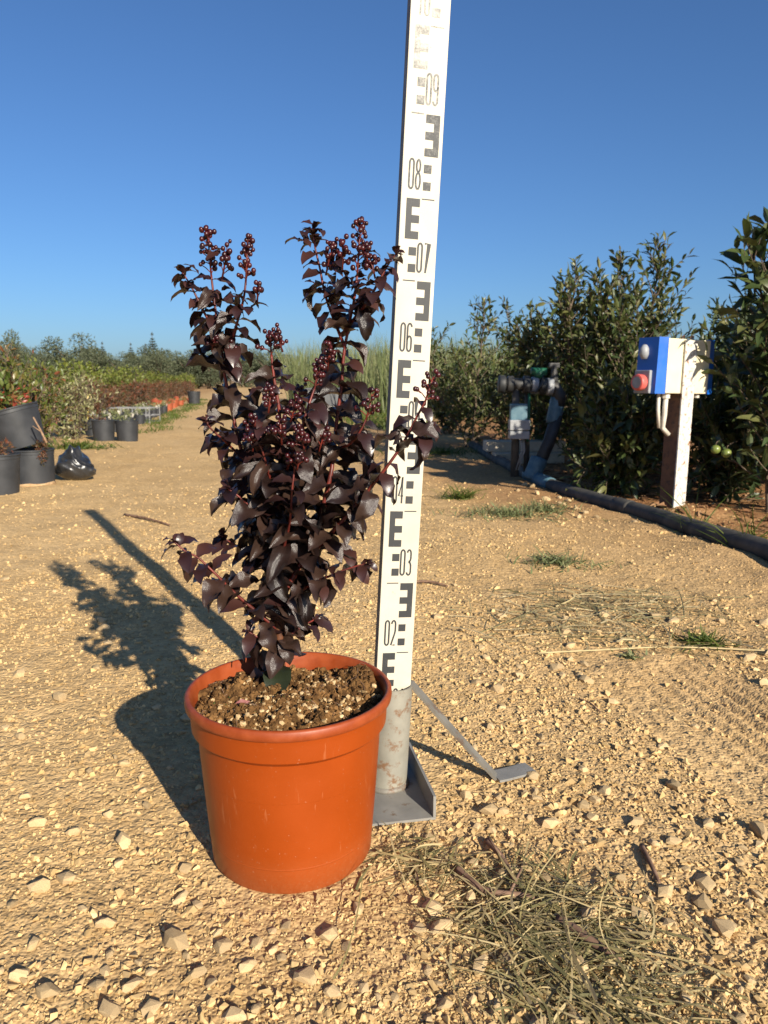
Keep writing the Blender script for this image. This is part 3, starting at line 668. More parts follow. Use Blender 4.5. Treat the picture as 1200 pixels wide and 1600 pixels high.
# dropped leaf on the pot's soil
fl = link('fallen_leaf', leaf_mesh(901, .26, mat=pm('dull_red_leaf', (.16, .05, .045), (.25, .10, .09), 40, .5, .1, 90, .0006, .3)))
fp = G(383, 1094, .2); fl.location = (fp.x-.012, fp.y, float(soil_z(fp.x-POT.x, fp.y-POT.y))+.004); fl.scale = (.026, .026, .026); fl.rotation_euler = (.5, .12, .1)
tag(fl, 'dull red fallen leaf lying on the soil in the orange pot', 'leaf')

# ------------------------------------------------------------------ levelling staff and its stand
LEAN, YAW = math.radians(2.87), math.radians(13)
SW, STK, S0, S1 = .0505, .018, .012, 1.235
staff = empty('levelling_staff', (STAFF.x, STAFF.y, .004), 'white wooden measuring staff with black E marks and numerals, standing in a steel socket', 'measuring staff')
staff.matrix_world = Matrix.Translation((STAFF.x, STAFF.y, .004)) @ Matrix.Rotation(LEAN, 4, 'Y') @ Matrix.Rotation(YAW, 4, 'Z')
b = MB(); b.box((0, 0, (S0+S1)/2), (SW, STK, S1-S0), None, .0012)
board = b.build('board', [M['board'], M['boardside']], staff)
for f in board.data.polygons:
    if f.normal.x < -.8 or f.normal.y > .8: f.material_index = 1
FRONT = -STK/2-.0003
def quad(x0, x1, z0, z1):                    # flat print on the board's face; x as a fraction of its width
    X = lambda f: -SW/2+SW*f
    return [(X(x0), FRONT, z0), (X(x1), FRONT, z0), (X(x1), FRONT, z1), (X(x0), FRONT, z1)]
def arc(cx, cz, rx, rz, a0, a1, n=8): return [(cx+rx*math.cos(math.radians(a0+(a1-a0)*i/n)), cz+rz*math.sin(math.radians(a0+(a1-a0)*i/n))) for i in range(n+1)]
GL = {'0': [arc(.5, .85, .4, .13, 0, 180)+arc(.5, .15, .4, .13, 180, 360)+[(.9, .85)]],
      '1': [[(.25, .8), (.6, .98), (.6, 0)]],
      '2': [arc(.5, .84, .4, .14, 175, 0)+arc(.4, .66, .5, .3, 0, -38)+[(.1, .02), (.92, .02)]],
      '3': [arc(.48, .84, .38, .14, 165, -0)+arc(.44, .68, .42, .16, 0, -90)+arc(.44, .34, .46, .18, 90, 0)+arc(.5, .16, .4, .14, 0, -165)],
      '4': [[(.72, 0), (.72, .98), (.08, .28), (.95, .28)]],
      '5': [[(.88, .98), (.2, .98), (.14, .56)]+arc(.5, .42, .4, .16, 140, 0)+arc(.5, .16, .4, .14, 0, -165)],
      '6': [arc(.5, .84, .4, .14, 10, 180)+arc(.5, .16, .4, .14, 180, 360)+arc(.5, .40, .4, .14, 0, 180)],
      '7': [[(.08, .98), (.92, .98), (.42, 0)]],
      '8': [arc(.5, .77, .36, .2, -90, 270, 14), arc(.5, .28, .42, .27, -90, 270, 14)],
      '9': [arc(.5, .16, .4, .14, 190, 360)+arc(.5, .84, .4, .14, 0, 180)+arc(.5, .60, .4, .14, 180, 360)]}
def ribbon(mb, pts, wd):
    n = len(pts); P = [Vector((p[0], p[1])) for p in pts]; Lf = []; Rt = []
    for i in range(n):
        t = (P[min(i+1, n-1)]-P[max(i-1, 0)]).normalized(); nn = Vector((-t.y, t.x))
        if 0 < i < n-1:
            a = (P[i]-P[i-1]).normalized(); c = max(.45, abs(Vector((-a.y, a.x)).dot(nn))); nn = nn/c
        Lf.append(P[i]+nn*wd/2); Rt.append(P[i]-nn*wd/2)
    V = [(q.x, FRONT, q.y) for q in Lf+Rt]; mb.add(V, [(i, i+n, i+1+n, i+1) for i in range(n-1)])
def fade(dm): return M['print'][0 if dm < 8 else 1 if dm < 9 else 2 if dm < 10 else 3]
for dm in range(1, 12):
    z = dm*.1; even = dm % 2 == 0; mt = fade(dm)
    b = MB()
    xs = (.55, .75) if even else (.27, .47)
    for z0 in (.0105, .031): b.add(quad(xs[0], xs[1], z+z0, z+z0+.0102), [(0, 1, 2, 3)])
    b.build('square_mark', mt, staff)
    b = MB(); e0, e1 = (.54, .90) if even else (.15, .50); sp = (.75, .90) if even else (.15, .30); ar = (.54, .752) if even else (.298, .50)
    b.add(quad(*sp, z+.051, z+.100), [(0, 1, 2, 3)])
    for z0 in (.051, .0705, .0900): b.add(quad(*ar, z+z0, z+z0+(.0095 if z0 < .08 else .0100)), [(0, 1, 2, 3)])
    b.build('letter_mark', mt if dm != 8 else M['print'][1] if dm < 9 else M['print'][3], staff) if dm < 9 else b.build('letter_mark', M['print'][3], staff)
    b = MB(); b.add(quad(*((.54, .87) if even else (.16, .48)), z-.0006, z+.0008), [(0, 1, 2, 3)]); b.build('tick_mark', mt, staff)
    b = MB(); x0 = (.17 if even else .50)
    for ci, ch in enumerate('%02d' % dm):
        for st in GL[ch]: ribbon(b, [(-SW/2+SW*(x0+ci*.175)+.0068*p[0], z+.0108+.0365*p[1]) for p in st], .0023)
    b.build('numeral', M['print'][1] if dm == 8 else M['print'][2] if dm == 9 else M['print'][3] if dm > 9 else mt, staff)

stand = empty('staff_stand', (STAFF.x, STAFF.y, 0), 'grey steel stand with pipe socket, angle-iron foot and strut, under the white staff', 'stand')
b = MB(); Lm = Matrix.Rotation(LEAN, 4, 'Y')
b.lathe([(.0285, .003), (.029, .02), (.029, .150), (.0292, .1555), (.0268, .1555), (.0265, .146), (.0265, .01)], 40, (0, 0, 0), True, Lm)
sock = b.build('socket', M['galv'], stand, True); autosmooth(sock, 40)
b = MB(); b.lathe([(.0288, .0035), (.0335, .0040), (.0325, .0075), (.0293, .010)], 30); b.build('weld', M['strut'], sock, True)
A0, A1 = Vector((.069, .940, 0)), Vector((.0395, 1.095, 0))      # the angle iron's upright flange runs back from A0 to A1
dv = (A1-A0).normalized(); lf = Vector((-dv.y, dv.x, 0)); th = .0035
O = Vector((STAFF.x, STAFF.y, 0))
b = MB(); q0, q1 = A0, A1; wl = .098
bot = [q0, q1, q1+lf*wl, q0+lf*wl]
P_ = [v-O+Vector((0, 0, .0005)) for v in bot]+[v-O+Vector((0, 0, .0005+th)) for v in bot]
b.add(P_, [(3, 2, 1, 0), (4, 5, 6, 7), (0, 1, 5, 4), (1, 2, 6, 5), (2, 3, 7, 6), (3, 0, 4, 7)])
up = [q0-lf*.0002, q1-lf*.0002, q1+lf*th, q0+lf*th]
P_ = [v-O+Vector((0, 0, .0008+th)) for v in up]+[v-O+Vector((0, 0, .034)) for v in up]
b.add(P_, [(3, 2, 1, 0), (4, 5, 6, 7), (0, 1, 5, 4), (1, 2, 6, 5), (2, 3, 7, 6), (3, 0, 4, 7)])
b.build('angle_foot', M['plate'], stand)
top = Vector((.040, 1.040, .150))-O; bend = G(775, 1214, .004)-O; mid = top.lerp(bend, .55)+Vector((0, 0, -.002))
def flatbar(mb, pts, wd, tk, side):
    V = []; n = len(pts)
    for i, p in enumerate(pts):
        t = (pts[min(i+1, n-1)]-pts[max(i-1, 0)]).normalized(); s = (side-t*side.dot(t)).normalized(); u = t.cross(s)
        for a, c in ((-1, -1), (1, -1), (1, 1), (-1, 1)): V.append(p+s*a*wd/2+u*c*tk/2)
    F = [(i*4+j, i*4+(j+1) % 4, i*4+4+(j+1) % 4, i*4+4+j) for i in range(n-1) for j in range(4)]+[(3, 2, 1, 0), tuple(4*n-4+j for j in range(4))]
    mb.add(V, F)
b = MB(); sd = Vector((.25, .95, 0)); flatbar(b, [top+Vector((-.012, 0, .004)), top, mid, bend], .016, .004, sd)
strut = b.build('strut', M['strut'], stand)
b = MB(); fe = G(829, 1200, .004)-O; flatbar(b, [bend+Vector((-.002, 0, .0005)), bend+(fe-bend)*.2, fe], .030, .0035, Vector((-.1, 1, 0))); b.build('foot', M['plate'], strut)

# ------------------------------------------------------------------ greenery builders
LEAF8 = np.array([(0, 0, 0), (.28, -.15, .035), (.28, 0, 0), (.28, .15, .035), (.62, -.155, .03), (.62, 0, -.03), (.62, .155, .03), (1, 0, -.12)])
LEAF8F = [(0, 1, 2), (0, 2, 3), (1, 4, 5, 2), (2, 5, 6, 3), (4, 7, 5), (5, 7, 6)]
LEAF4 = np.array([(0, 0, 0), (.5, -.24, .05), (1, 0, -.06), (.5, .24, .05)]); LEAF4F = [(0, 1, 2), (0, 2, 3)]
def leaves_mesh(name, pos, d, size, mat, T=LEAF8, F=LEAF8F, up=.8, wid=1.0, seed=0, rnd=None):
    r = np.random.default_rng(seed); n = len(pos)
    nn = r.normal(0, .45, (n, 3)); nn[:, 2] += up
    sc = np.stack([size, size*wid*r.uniform(.8, 1.2, n), size*r.uniform(.5, 1.8, n)], 1)
    return batch(name, place(T, pos, basis(d, nn), sc), F, mat, rnd=rnd)
def bush(name, loc, Hh, Rr, seed, mat, leaf, label, cat='shrub', group=None, nst=3, nlat=34, spc=.022, low=.08, single=0, T=LEAF8, F=LEAF8F, upright=.8, wid=1.0, stemr=.012, parent=None, prof=None, bark='bark', spread=.16, rot=0):
    """upright stems with side shoots; leaves spiral along every shoot"""
    r = np.random.default_rng(seed)
    root = parent or empty(name, loc, label, cat, group)
    b = MB(); LP = []; LD = []; LS = []
    prof = prof or (lambda t: (.55+.75*min(t*2.2, 1))*(1-.82*max(0, (t-.35)/.65)))
    def shoot(p, d, L, r0, ls, lv=True):
        k = max(4, int(L/.05)); pts = [p]; q = p.copy(); dd = d.copy()
        for i in range(k):
            dd = dd + r.normal(0, .10, 3) + np.array([0, 0, .07]); dd /= np.linalg.norm(dd); q = q+dd*L/k; pts.append(q.copy())
        b.tube([Vector(x) for x in pts], [r0*(1-.75*i/k) for i in range(k+1)], 5, False)
        if lv:
            m = max(3, int(L/spc)); a = r.uniform(0, 6.3)
            for i in range(m):
                t = (i+.6)/m; x = pts[min(int(t*k), k-1)]; y = pts[min(int(t*k)+1, k)]; u = t*k-int(t*k); c = x+(y-x)*min(u, 1); ax = (y-x)/np.linalg.norm(y-x)
                a += 2.4; o = np.cross(ax, [math.cos(a), math.sin(a), .3]); o /= np.linalg.norm(o)+1e-9
                dv_ = o*(1.0-.35*t)+ax*(.45+.75*t)+np.array([0, 0, r.normal(-.05, .25)])
                LP.append(c); LD.append(dv_); LS.append(ls*r.uniform(.65, 1.2)*(1-.25*t))
        return pts
    for s in range(nst):
        a = s*2.4+r.uniform(0, 1); d = np.array([math.cos(a)*spread, math.sin(a)*spread, 1.0]); d /= np.linalg.norm(d)
        hs = Hh*(1 if s == 0 else r.uniform(.72, .96)); p0 = np.array([math.cos(a)*.03, math.sin(a)*.03, -.03])*(1 if nst > 1 else .2)
        pts = shoot(p0, d, hs+.03, stemr, leaf, False)
        for i in range(nlat):
            t = low+(1-low)*((i+r.random())/nlat); q = pts[min(int(t*(len(pts)-1)), len(pts)-2)]
            a2 = i*2.4+r.uniform(-.5, .5); el = r.uniform(.25, 1.0)*upright+.5*t
            dv_ = np.array([math.cos(a2), math.sin(a2), math.tan(min(el, 1.2))]); dv_ /= np.linalg.norm(dv_)
            L = Rr*prof(t)*r.uniform(.6, 1.15)
            if L > .03:
                sp = shoot(np.array(q), dv_, L, stemr*.35, leaf)
                if L > .18 and r.random() < .7:
                    q2 = sp[len(sp)//2]; d2 = dv_+r.normal(0, .6, 3); d2 /= np.linalg.norm(d2); shoot(np.array(q2), d2, L*.55, stemr*.22, leaf)
        shoot(np.array(pts[-2]), np.array([r.normal(0, .1), r.normal(0, .1), 1]), Hh*.06, stemr*.3, leaf*.85)
    LP = np.array(LP); LD = np.array(LD); LS = np.array(LS)
    k = LP[:, 2] > .015; LP, LD, LS = LP[k], LD[k], LS[k]
    b.build('branches', M[bark], root, True)
    if single:                               # the leaves on the viewer's side that show largest are pieces of their own
        c = -np.array([loc[0], loc[1]]); c /= np.linalg.norm(c); score = (LP[:, :2] @ c)/Rr + LS/leaf*.6
        idx = np.argsort(-score)[:single]; msk = np.ones(len(LP), bool); msk[idx] = False
        for i in idx:
            dv_ = Vector(LD[i]).normalized(); n_ = Vector((r.normal(0, .4), r.normal(0, .4), .8)); y = n_.cross(dv_).normalized(); z = dv_.cross(y)
            o = link('leaf', hl[int(r.integers(0, len(hl)))], root); o.matrix_local = Matrix.Translation(Vector(LP[i])) @ Matrix((dv_, y, z)).transposed().to_4x4() @ Matrix.Scale(float(LS[i])*1.15, 4)
        LP, LD, LS = LP[msk], LD[msk], LS[msk]
    tag(link('foliage', leaves_mesh('foliage', LP, LD, LS, M[mat], T, F, .8, wid, seed), root), kind='stuff')
    if rot: root.rotation_euler = (0, 0, rot)
    return root
hl = [leaf_mesh(700+s, .165, 6, 2, .03, 'leaf', M['hleafo'], .7, .35) for s in range(6)]

# ------------------------------------------------------------------ nursery hedge beyond the irrigation pipe
def hb(px, D, top, Rr, seed, label, **kw):
    x = (px-600)/FPX*(D*CT+HCAM*ST); Hh = HCAM + D*math.tan(math.atan((800-top)/FPX)-PITCH)
    return bush('hedge_shrub', (x, D, gz((x, D))), Hh*kw.pop('hk', .93), Rr, seed, kw.pop('mat', 'hleaf'), kw.pop('leaf', .078), label, 'shrub', None, **kw)
hb(1212, 3.35, 180, .40, 1, 'tallest broad-leaved shrub, on the right of the socket post', leaf=.125, nst=3, nlat=30, single=150, low=.12, spc=.034, mat='hleaf2', wid=1.15, spread=.07)
hb(1125, 4.1, 405, .46, 2, 'bushy green shrub rising directly behind the blue and cream socket box', leaf=.085, nlat=40)
hb(1000, 4.7, 318, .46, 3, 'tall pointed green shrub between the socket box and the irrigation valve', leaf=.082, nlat=44)
hb(915, 5.0, 380, .44, 4, 'green shrub with two leafy spires just right of the irrigation valve', leaf=.080, nlat=42)
hb(850, 5.7, 445, .42, 5, 'dense green shrub directly behind the irrigation valve', leaf=.078, nlat=42)
hb(735, 6.9, 425, .46, 6, 'loose upright shrub standing at the far end of the black ground pipe', leaf=.080, nlat=32)
hb(958, 4.05, 600, .34, 7, 'low spreading shrub between the leaning black pipe and the rusty post', leaf=.09, nst=4, nlat=26, single=100, low=.05, hk=1)
hb(1130, 3.75, 620, .36, 8, 'low shady shrub right behind the rusty post', leaf=.09, nst=4, nlat=26, low=.05, hk=1, mat='hleaf2')
hb(1010, 5.5, 470, .5, 9, 'dark green shrub filling the second row behind the tall pointed shrub', leaf=.085, nlat=36, mat='hleaf2')
hb(900, 6.4, 510, .5, 10, 'dark green shrub filling the second row behind the valve shrubs', leaf=.085, nlat=34, mat='hleaf2')
hb(790, 7.6, 530, .5, 11, 'short green shrub beyond the concrete blocks', leaf=.080, nlat=32)
hb(700, 8.4, 545, .5, 12, 'far green shrub between the white staff and the loose upright shrub', leaf=.080, nlat=32)
hb(1140, 5.0, 450, .5, 13, 'dark shrub of the second row behind the socket box shrub', leaf=.085, nlat=34, mat='hleaf2')
hb(1240, 4.2, 380, .5, 14, 'broad dark shrub behind the tallest shrub', leaf=.09, nlat=36, mat='hleaf2')
# two green fruits hanging in the shade
fr_ = [At(1118, 702, 3.42), At(1135, 708, 3.40)]
for i, p in enumerate(fr_):
    e = empty('green_fruit', p, ['small round green fruit hanging highest beside the rusty post', 'larger round green fruit hanging lower beside the rusty post'][i], 'fruit')
    b = MB(); b.lathe([(.001, -.021), (.010, -.019), (.019, -.010), (.0215, 0), (.019, .011), (.010, .018), (.001, .0195)], 20); b.build('flesh', M['fruit'], e, True)
    b = MB(); b.tube([(0, 0, .018), (.006, .008, .030), (.03, .03, .040), (.09, .10, .045)], .0018, 5); b.build('stalk', M['bark'], e, True)
# leaf litter under the hedge
n = 2600; y = rng.uniform(2.2, 8, n); x = pipe_x(y)+rng.uniform(.06, 1.6, n)**1.0
s = rng.uniform(.03, .075, n); a = rng.uniform(0, 6.3, n)
tag(link('leaf_litter', leaves_mesh('leaf_litter', np.stack([x, y, gh(x, y)+rng.uniform(.003, .015, n)], 1), np.stack([np.cos(a), np.sin(a), rng.normal(0, .2, n)], 1), s, M['deadleaf'], seed=5, up=1.6)), 'brown fallen leaves scattered on the earth under the hedge', 'leaf litter', kind='stuff')

# ------------------------------------------------------------------ irrigation pipe, valve, blocks
gp = empty('ground_pipe', (PIPE[6].x, PIPE[6].y, 0), 'black irrigation pipe lying along the foot of the hedge', 'pipe')
o0 = Vector((PIPE[6].x, PIPE[6].y, 0))
pts = smooth_path([Vector((p.x, p.y, gz(p)+.022)) for p in PIPE[:-1]], 6)
b = MB(); b.tube([p-o0 for p in pts], .036, 16); b.build('hose', M['dustpipe'], gp, True)
VB = G(828, 752); VB.z = 0
def coupling(mb, a, c, r, n=14): 
    a, c = Vector(a), Vector(c); mb.tube([a, a.lerp(c, .12), a.lerp(c, .5), a.lerp(c, .88), c], [r*.93, r, r*.97, r, r*.93], n)
b = MB(); k = min(range(len(pts)), key=lambda i: (pts[i]-VB).length); coupling(b, pts[k-3]-o0, pts[k+2]-o0, .043); b.build('coupling', M['teal'], gp, True)
k2 = min(range(len(pts)), key=lambda i: (pts[i]-G(960, 795)).length); b = MB(); coupling(b, pts[k2-1]-o0, pts[k2+1]-o0, .040); b.build('joint_sleeve', M['dustpipe'], gp, True)

vl = empty('irrigation_valve', (VB.x, VB.y, 0), 'black pipe manifold with valve, grey control box and leaning pipe', 'valve')
Dv = VB.y+.10
def vp(px, py, D=None): return At(px, py, D or Dv)-Vector((VB.x, VB.y, 0))
b = MB(); b.tube([vp(870, 650), vp(858, 690, Dv-.04), vp(838, 735, Dv-.09)], .036, 14); b.build('leaning_pipe', M['pipe'], vl, True)
b = MB(); coupling(b, vp(843, 716, Dv-.08), vp(829, 750, Dv-.10), .052); b.build('lower_coupling', M['teal'], vl, True)
b = MB(); coupling(b, vp(864, 662), vp(872, 622, Dv+.01), .045); b.build('upper_coupling', M['teal'], vl, True)
b = MB(); b.tube([vp(780, 600), vp(815, 601), vp(850, 604), vp(868, 606), vp(874, 618), vp(873, 634)], [.040, .036, .036, .038, .04, .038], 14); b.build('manifold', M['pipe'], vl, True)
for i, (px, py, r, m) in enumerate([(784, 600, .052, 'pipe'), (797, 600, .048, 'pipe'), (822, 601, .052, 'pipe'), (835, 602, .050, 'greyplastic'), (848, 603, .050, 'pipe'), (859, 604, .050, 'greyplastic')]):
    b = MB(); coupling(b, vp(px-5, py), vp(px+5, py+.4), r, 16); b.build('clamp_ring', M[m], vl, True)
b = MB(); b.tube([vp(842, 590), vp(842, 578)], [.030, .026], 12); b.tube([vp(830, 580), vp(854, 581)], [.022, .022], 10); b.build('valve_head', M['green'], vl, True)
b = MB(); b.tube([vp(866, 596), vp(866, 570)], [.024, .014], 10); b.box(vp(866, 571), (.06, .03, .03), None, .006); b.build('pilot_valve', M['pipe'], vl)
b = MB(); b.tube([vp(850, 583), vp(846, 600, Dv-.06), vp(838, 612, Dv-.06), vp(826, 612, Dv-.05)], .006, 6); b.build('control_tube', M['pipe'], vl, True)
b = MB(); b.tube([vp(806, 606), vp(806, 660), vp(804, 745, Dv-.02)], [.022, .022, .026], 10); b.tube([vp(824, 606, Dv+.03), vp(824, 660, Dv+.03), vp(822, 738, Dv+.03)], [.016, .016, .018], 8); b.build('support_stake', M['dustpipe'], vl, True)
b = MB(); b.tube([vp(827, 612), vp(826, 660, Dv+.01), vp(824, 690)], .008, 6); b.build('green_cable', M['green'], vl, True)
bx = vp(811, 671, Dv-.06); b = MB(); b.box(bx+Vector((0, 0, .026)), (.118, .07, .060), None, .006); box = b.build('control_box', M['greyplastic'], vl)
b = MB(); b.box(bx+Vector((0, 0, -.031)), (.114, .068, .046), None, .005); b.build('box_base', M['greyplastic'], box)
b = MB(); b.box(vp(810, 645, Dv-.045), (.098, .05, .105), None, .008); b.build('blue_bracket', M['teal'], vl)
b = MB()
for dx in (.012, .026): b.tube([bx+Vector((dx, 0, -.05)), bx+Vector((dx+.012, .01, -.12)), bx+Vector((dx-.02, .02, -.24))], .0045, 6)
b.build('conduit', M['greyplastic'], vl, True)
for i, (p, dims, lab) in enumerate([(G(806, 728), (.50, .16, .075), 'lower pale concrete block behind the irrigation valve'), (G(800, 725), (.58, .17, .075), 'upper pale concrete slab behind the irrigation valve')]):
    b = MB(); b.box((0, 0, dims[2]/2), dims, None, .006); z = gz(p)-.004 if i == 0 else gz(G(806, 728))-.004+.0755
    o = b.build('concrete_block', M['concrete'], None); o.location = (p.x+.13, p.y+.28, z); o.rotation_euler = (0, 0, .06-.03*i); tag(o, lab, 'block')

# ------------------------------------------------------------------ socket box on its post
post = empty('socket_post', (POST.x, POST.y, gz(POST)), 'rusty steel post with flaking white front carrying a blue and cream socket box', 'post', rot=(0, math.radians(1.0), math.radians(29)))
PH = .722; pw = .074
b = MB(); b.box((-pw/2+.004, pw/2+.009, PH/2-.04), (.008, pw-.002, PH+.078)); b.m = 1; b.box((0, .004, PH/2-.04), (pw, .008, PH+.08), None, .0015)
pb = b.build('upright', [M['rust'], M['white_rust']], post)
bxh = .232; bz = .495
bo = empty('socket_box', (0, 0, 0)); bo.parent = post
# body: cream back plate towards the post, blue shell behind and at both sides
b = MB(); W2 = .145; yb = .0115
b.box((.004, yb+.035, bz+bxh/2), (.264, .07, bxh), None, .004); cream = b.build('cream_plate', M['cream'], bo)
def wedge(x0, x1, y0, y1, sl):
    m_ = MB(); z0, z1 = bz-.002, bz+bxh+.004
    P = [(x0, y0+sl, z0), (x1, y0, z0), (x1, y1, z0), (x0, y1, z0)]; P += [(p[0]+(.006 if i in (0, 3) and x0 < x1 else -.006 if i in (0, 3) else 0), p[1], z1) for i, p in enumerate(P)]
    m_.add(P, [(3, 2, 1, 0), (4, 5, 6, 7), (0, 1, 5, 4), (1, 2, 6, 5), (2, 3, 7, 6), (3, 0, 4, 7)]); return m_
wl_ = wedge(-.178, -.1285, yb+.002, yb+.125, .012); sh = wl_.build('side_shell', M['blue'], bo)
wr = wedge(.184, .1365, yb+.002, yb+.12, .012)
wr.f = [f[::-1] for f in wr.f]; wr.build('side_shell', M['blue'], bo)
b = MB(); b.box((.004, yb+.10, bz+bxh/2), (.266, .058, bxh-.008), None, .006); b.build('front_shell', M['blue'], bo)
Mx = Matrix.Rotation(-math.pi/2, 4, 'Y'); sx = -.177
b = MB(); b.lathe([(.030, -.01), (.034, 0), (.036, .022), (.033, .030), (.026, .032), (.026, .028), (.0005, .028)], 28, (sx-.012, yb+.080, bz+.045), False, Mx); cap = b.build('socket_cap', M['red'], bo, True); autosmooth(cap, 40)
b = MB(); b.lathe([(.0255, .0285), (.0255, .030), (.0005, .0305)], 24, (sx-.0125, yb+.080, bz+.045), False, Mx); b.build('cap_face', M['greyplastic'], cap)
b = MB(); b.box((sx-.005, yb+.080, bz+.048), (.016, .085, .098), None, .004); b.build('socket_flange', M['greyplastic'], bo)
b = MB(); b.tube([(sx-.004, yb+.082, bz+.145), (sx-.006, yb+.082, bz+.165), (sx-.006, yb+.082, bz+.190), (sx-.004, yb+.082, bz+.205)], [.012, .021, .019, .009], 12); b.build('switch_knob', M['greyplastic'], bo, True)
b = MB(); b.tube([(-.090, yb+.03, bz), (-.090, yb+.03, bz-.09), (-.08, yb+.045, bz-.15), (-.046, yb+.04, bz-.18)], .011, 10); b.tube([(-.112, yb+.05, bz), (-.110, yb+.05, bz-.07), (-.09, yb+.055, bz-.15)], .008, 8); cn = b.build('conduit', M['pvc'], bo, True)
b = MB(); b.tube([(-.090, yb+.03, bz+.002), (-.090, yb+.03, bz-.022)], .017, 8); b.build('gland', M['pvc'], bo)
b = MB(); b.tube([(.105, yb+.03, bz+.002), (.105, yb+.03, bz-.018)], .012, 8); b.build('gland', M['pvc'], bo)
b = MB(); 
for a, c in ((-.03, .05), (.02, .06), (.028, .03)): b.tube([(a, .03, PH-.002), (a+.005, .03, PH+.018), (a+.02, .035, PH+.022), (a+.025, .04, PH)], .0025, 6)
b.build('tie_wire', M['rust'], post)

# ------------------------------------------------------------------ grass, weeds, straw, twigs
def blades(name, pos, d, L, wd, mat, parent=None, seed=0, bend=.5, seg=4):
    r = np.random.default_rng(seed); n = len(pos); d = d/np.linalg.norm(d, axis=1, keepdims=True)
    side = np.cross(d, np.array([[0, 0, 1.0]])+r.normal(0, .4, (n, 3))); side /= np.linalg.norm(side, axis=1, keepdims=True)
    bd = r.normal(0, 1, (n, 3)); bd[:, 2] = -np.abs(bd[:, 2])*.8
    V = np.zeros((n, 2*seg+1, 3))
    for i in range(seg):
        t = i/seg; c = pos + d*(L*t)[:, None] + bd*(L*bend*t*t*.5)[:, None]; ww = (wd*(1-.55*t))[:, None]
        V[:, 2*i] = c-side*ww/2; V[:, 2*i+1] = c+side*ww/2
    V[:, -1] = pos+d*L[:, None]+bd*(L*bend*.5)[:, None]
    gzv = gh(V[:, :, 0], V[:, :, 1])+.001; V[:, :, 2] = np.maximum(V[:, :, 2], gzv)
    F = [(2*i, 2*i+1, 2*i+3, 2*i+2) for i in range(seg-1)]+[(2*seg-2, 2*seg-1, 2*seg)]
    return link(name, batch(name, V, F, M[mat]), parent)
def straw(name, label, spots, n, Lr, wr, seed, lift=.03, mat='hay'):
    r = np.random.default_rng(seed); P = []; 
    w_ = np.array([s[3] for s in spots], float); w_ /= w_.sum(); pick = r.choice(len(spots), n, p=w_)
    c = [G(s[0], s[1]) for s in spots]
    pos = np.array([[c[k].x, c[k].y, 0] for k in pick])+r.normal(0, 1, (n, 3))*np.array([[spots[k][2], spots[k][2]*.75, 0] for k in pick])
    base = np.array([spots[k][4] for k in pick]); a = base+r.normal(0, 1.0, n)
    L = r.uniform(*Lr, n); d = np.stack([np.cos(a), np.sin(a), r.normal(0, .10, n)], 1)
    pos -= d*L[:, None]*.5
    pos[:, 2] = gh(pos[:, 0], pos[:, 1])+np.abs(r.normal(0, lift, n))*.6+.002
    return tag(blades(name, pos, d, L, r.uniform(*wr, n), mat, None, seed, .75, 6), label, 'dry grass', kind='stuff')
straw('dry_grass', 'tangle of cut dry grass on the gravel with sticks in it', [(850, 1460, .045, 3, 2.6), (900, 1540, .05, 3, 2.4), (800, 1400, .04, 1.6, 2.7), (960, 1570, .04, 1.2, 2.4), (650, 1350, .028, 1.0, 2.8), (930, 1440, .04, .6, .4)], 1050, (.03, .12), (.0010, .0034), 61, .012)
straw('dry_grass', 'thin patch of flattened dry grass beyond the stand foot', [(940, 950, .14, 3, .2), (900, 985, .12, 2, .3), (1000, 940, .12, 1, .1), (1060, 1005, .10, .7, .2)], 420, (.06, .26), (.0018, .0050), 62, .010, 'hay2')
p = onG(840, 1030); q_ = onG(930, 1024); q3 = onG(1060, 1014); q2 = onG(1260, 1026)
b = MB(); b.tube([v-p+Vector((0, 0, .006)) for v in smooth_path([p, q_, q3, q2], 8)], .0019, 6); o = b.build('dry_stalk', M['hayone'], None, True, p); tag(o, 'long pale dry stalk lying across the tyre marks', 'stalk')
def twig(px, r0, label, seed, side=True):
    rr = random.Random(seed); P = [onG(*q) for q in px]
    P = [p+Vector((0, 0, r0*1.1+(.004 if 0 < i < len(P)-1 else 0))) for i, p in enumerate(P)]
    S_ = smooth_path(P, 5); o0_ = Vector((P[0].x, P[0].y, P[0].z)); b_ = MB(); n_ = len(S_)
    b_.tube([s-o0_ for s in S_], [r0*(1-.45*i/n_) for i in range(n_)], 7)
    if side:
        m = S_[n_//2]-o0_; b_.tube([m, m+Vector((rr.uniform(-.02, .02), rr.uniform(.01, .03), .012))], [r0*.5, r0*.3], 5)
    o = b_.build('twig', M['twig'], None, True, o0_); return tag(o, label, 'twig', 'dry twigs on the track')
twig([(760, 1318), (785, 1352), (812, 1402)], .0042, 'crooked brown twig sticking out of the straw tangle towards the staff', 1)
twig([(712, 1362), (755, 1402), (820, 1412), (845, 1418)], .0045, 'brown twig lying flat across the straw tangle', 2)
twig([(872, 1448), (915, 1482), (968, 1515)], .0062, 'thick brown stick end lying on the straw tangle', 3, False)
twig([(1002, 1330), (1018, 1365), (1030, 1388)], .0035, 'dark curved twig on bare gravel right of the straw tangle', 4, False)
twig([(640, 914), (672, 917), (700, 921)], .0045, 'straight grey twig poking out behind the white staff', 5, False)
twig([(905, 1098), (922, 1107), (938, 1120)], .0018, 'short thin twig beside the tyre marks', 6, False)
twig([(195, 808), (230, 815), (265, 822)], .006, 'thin dry twig on the open track left of the shrub', 7, False)
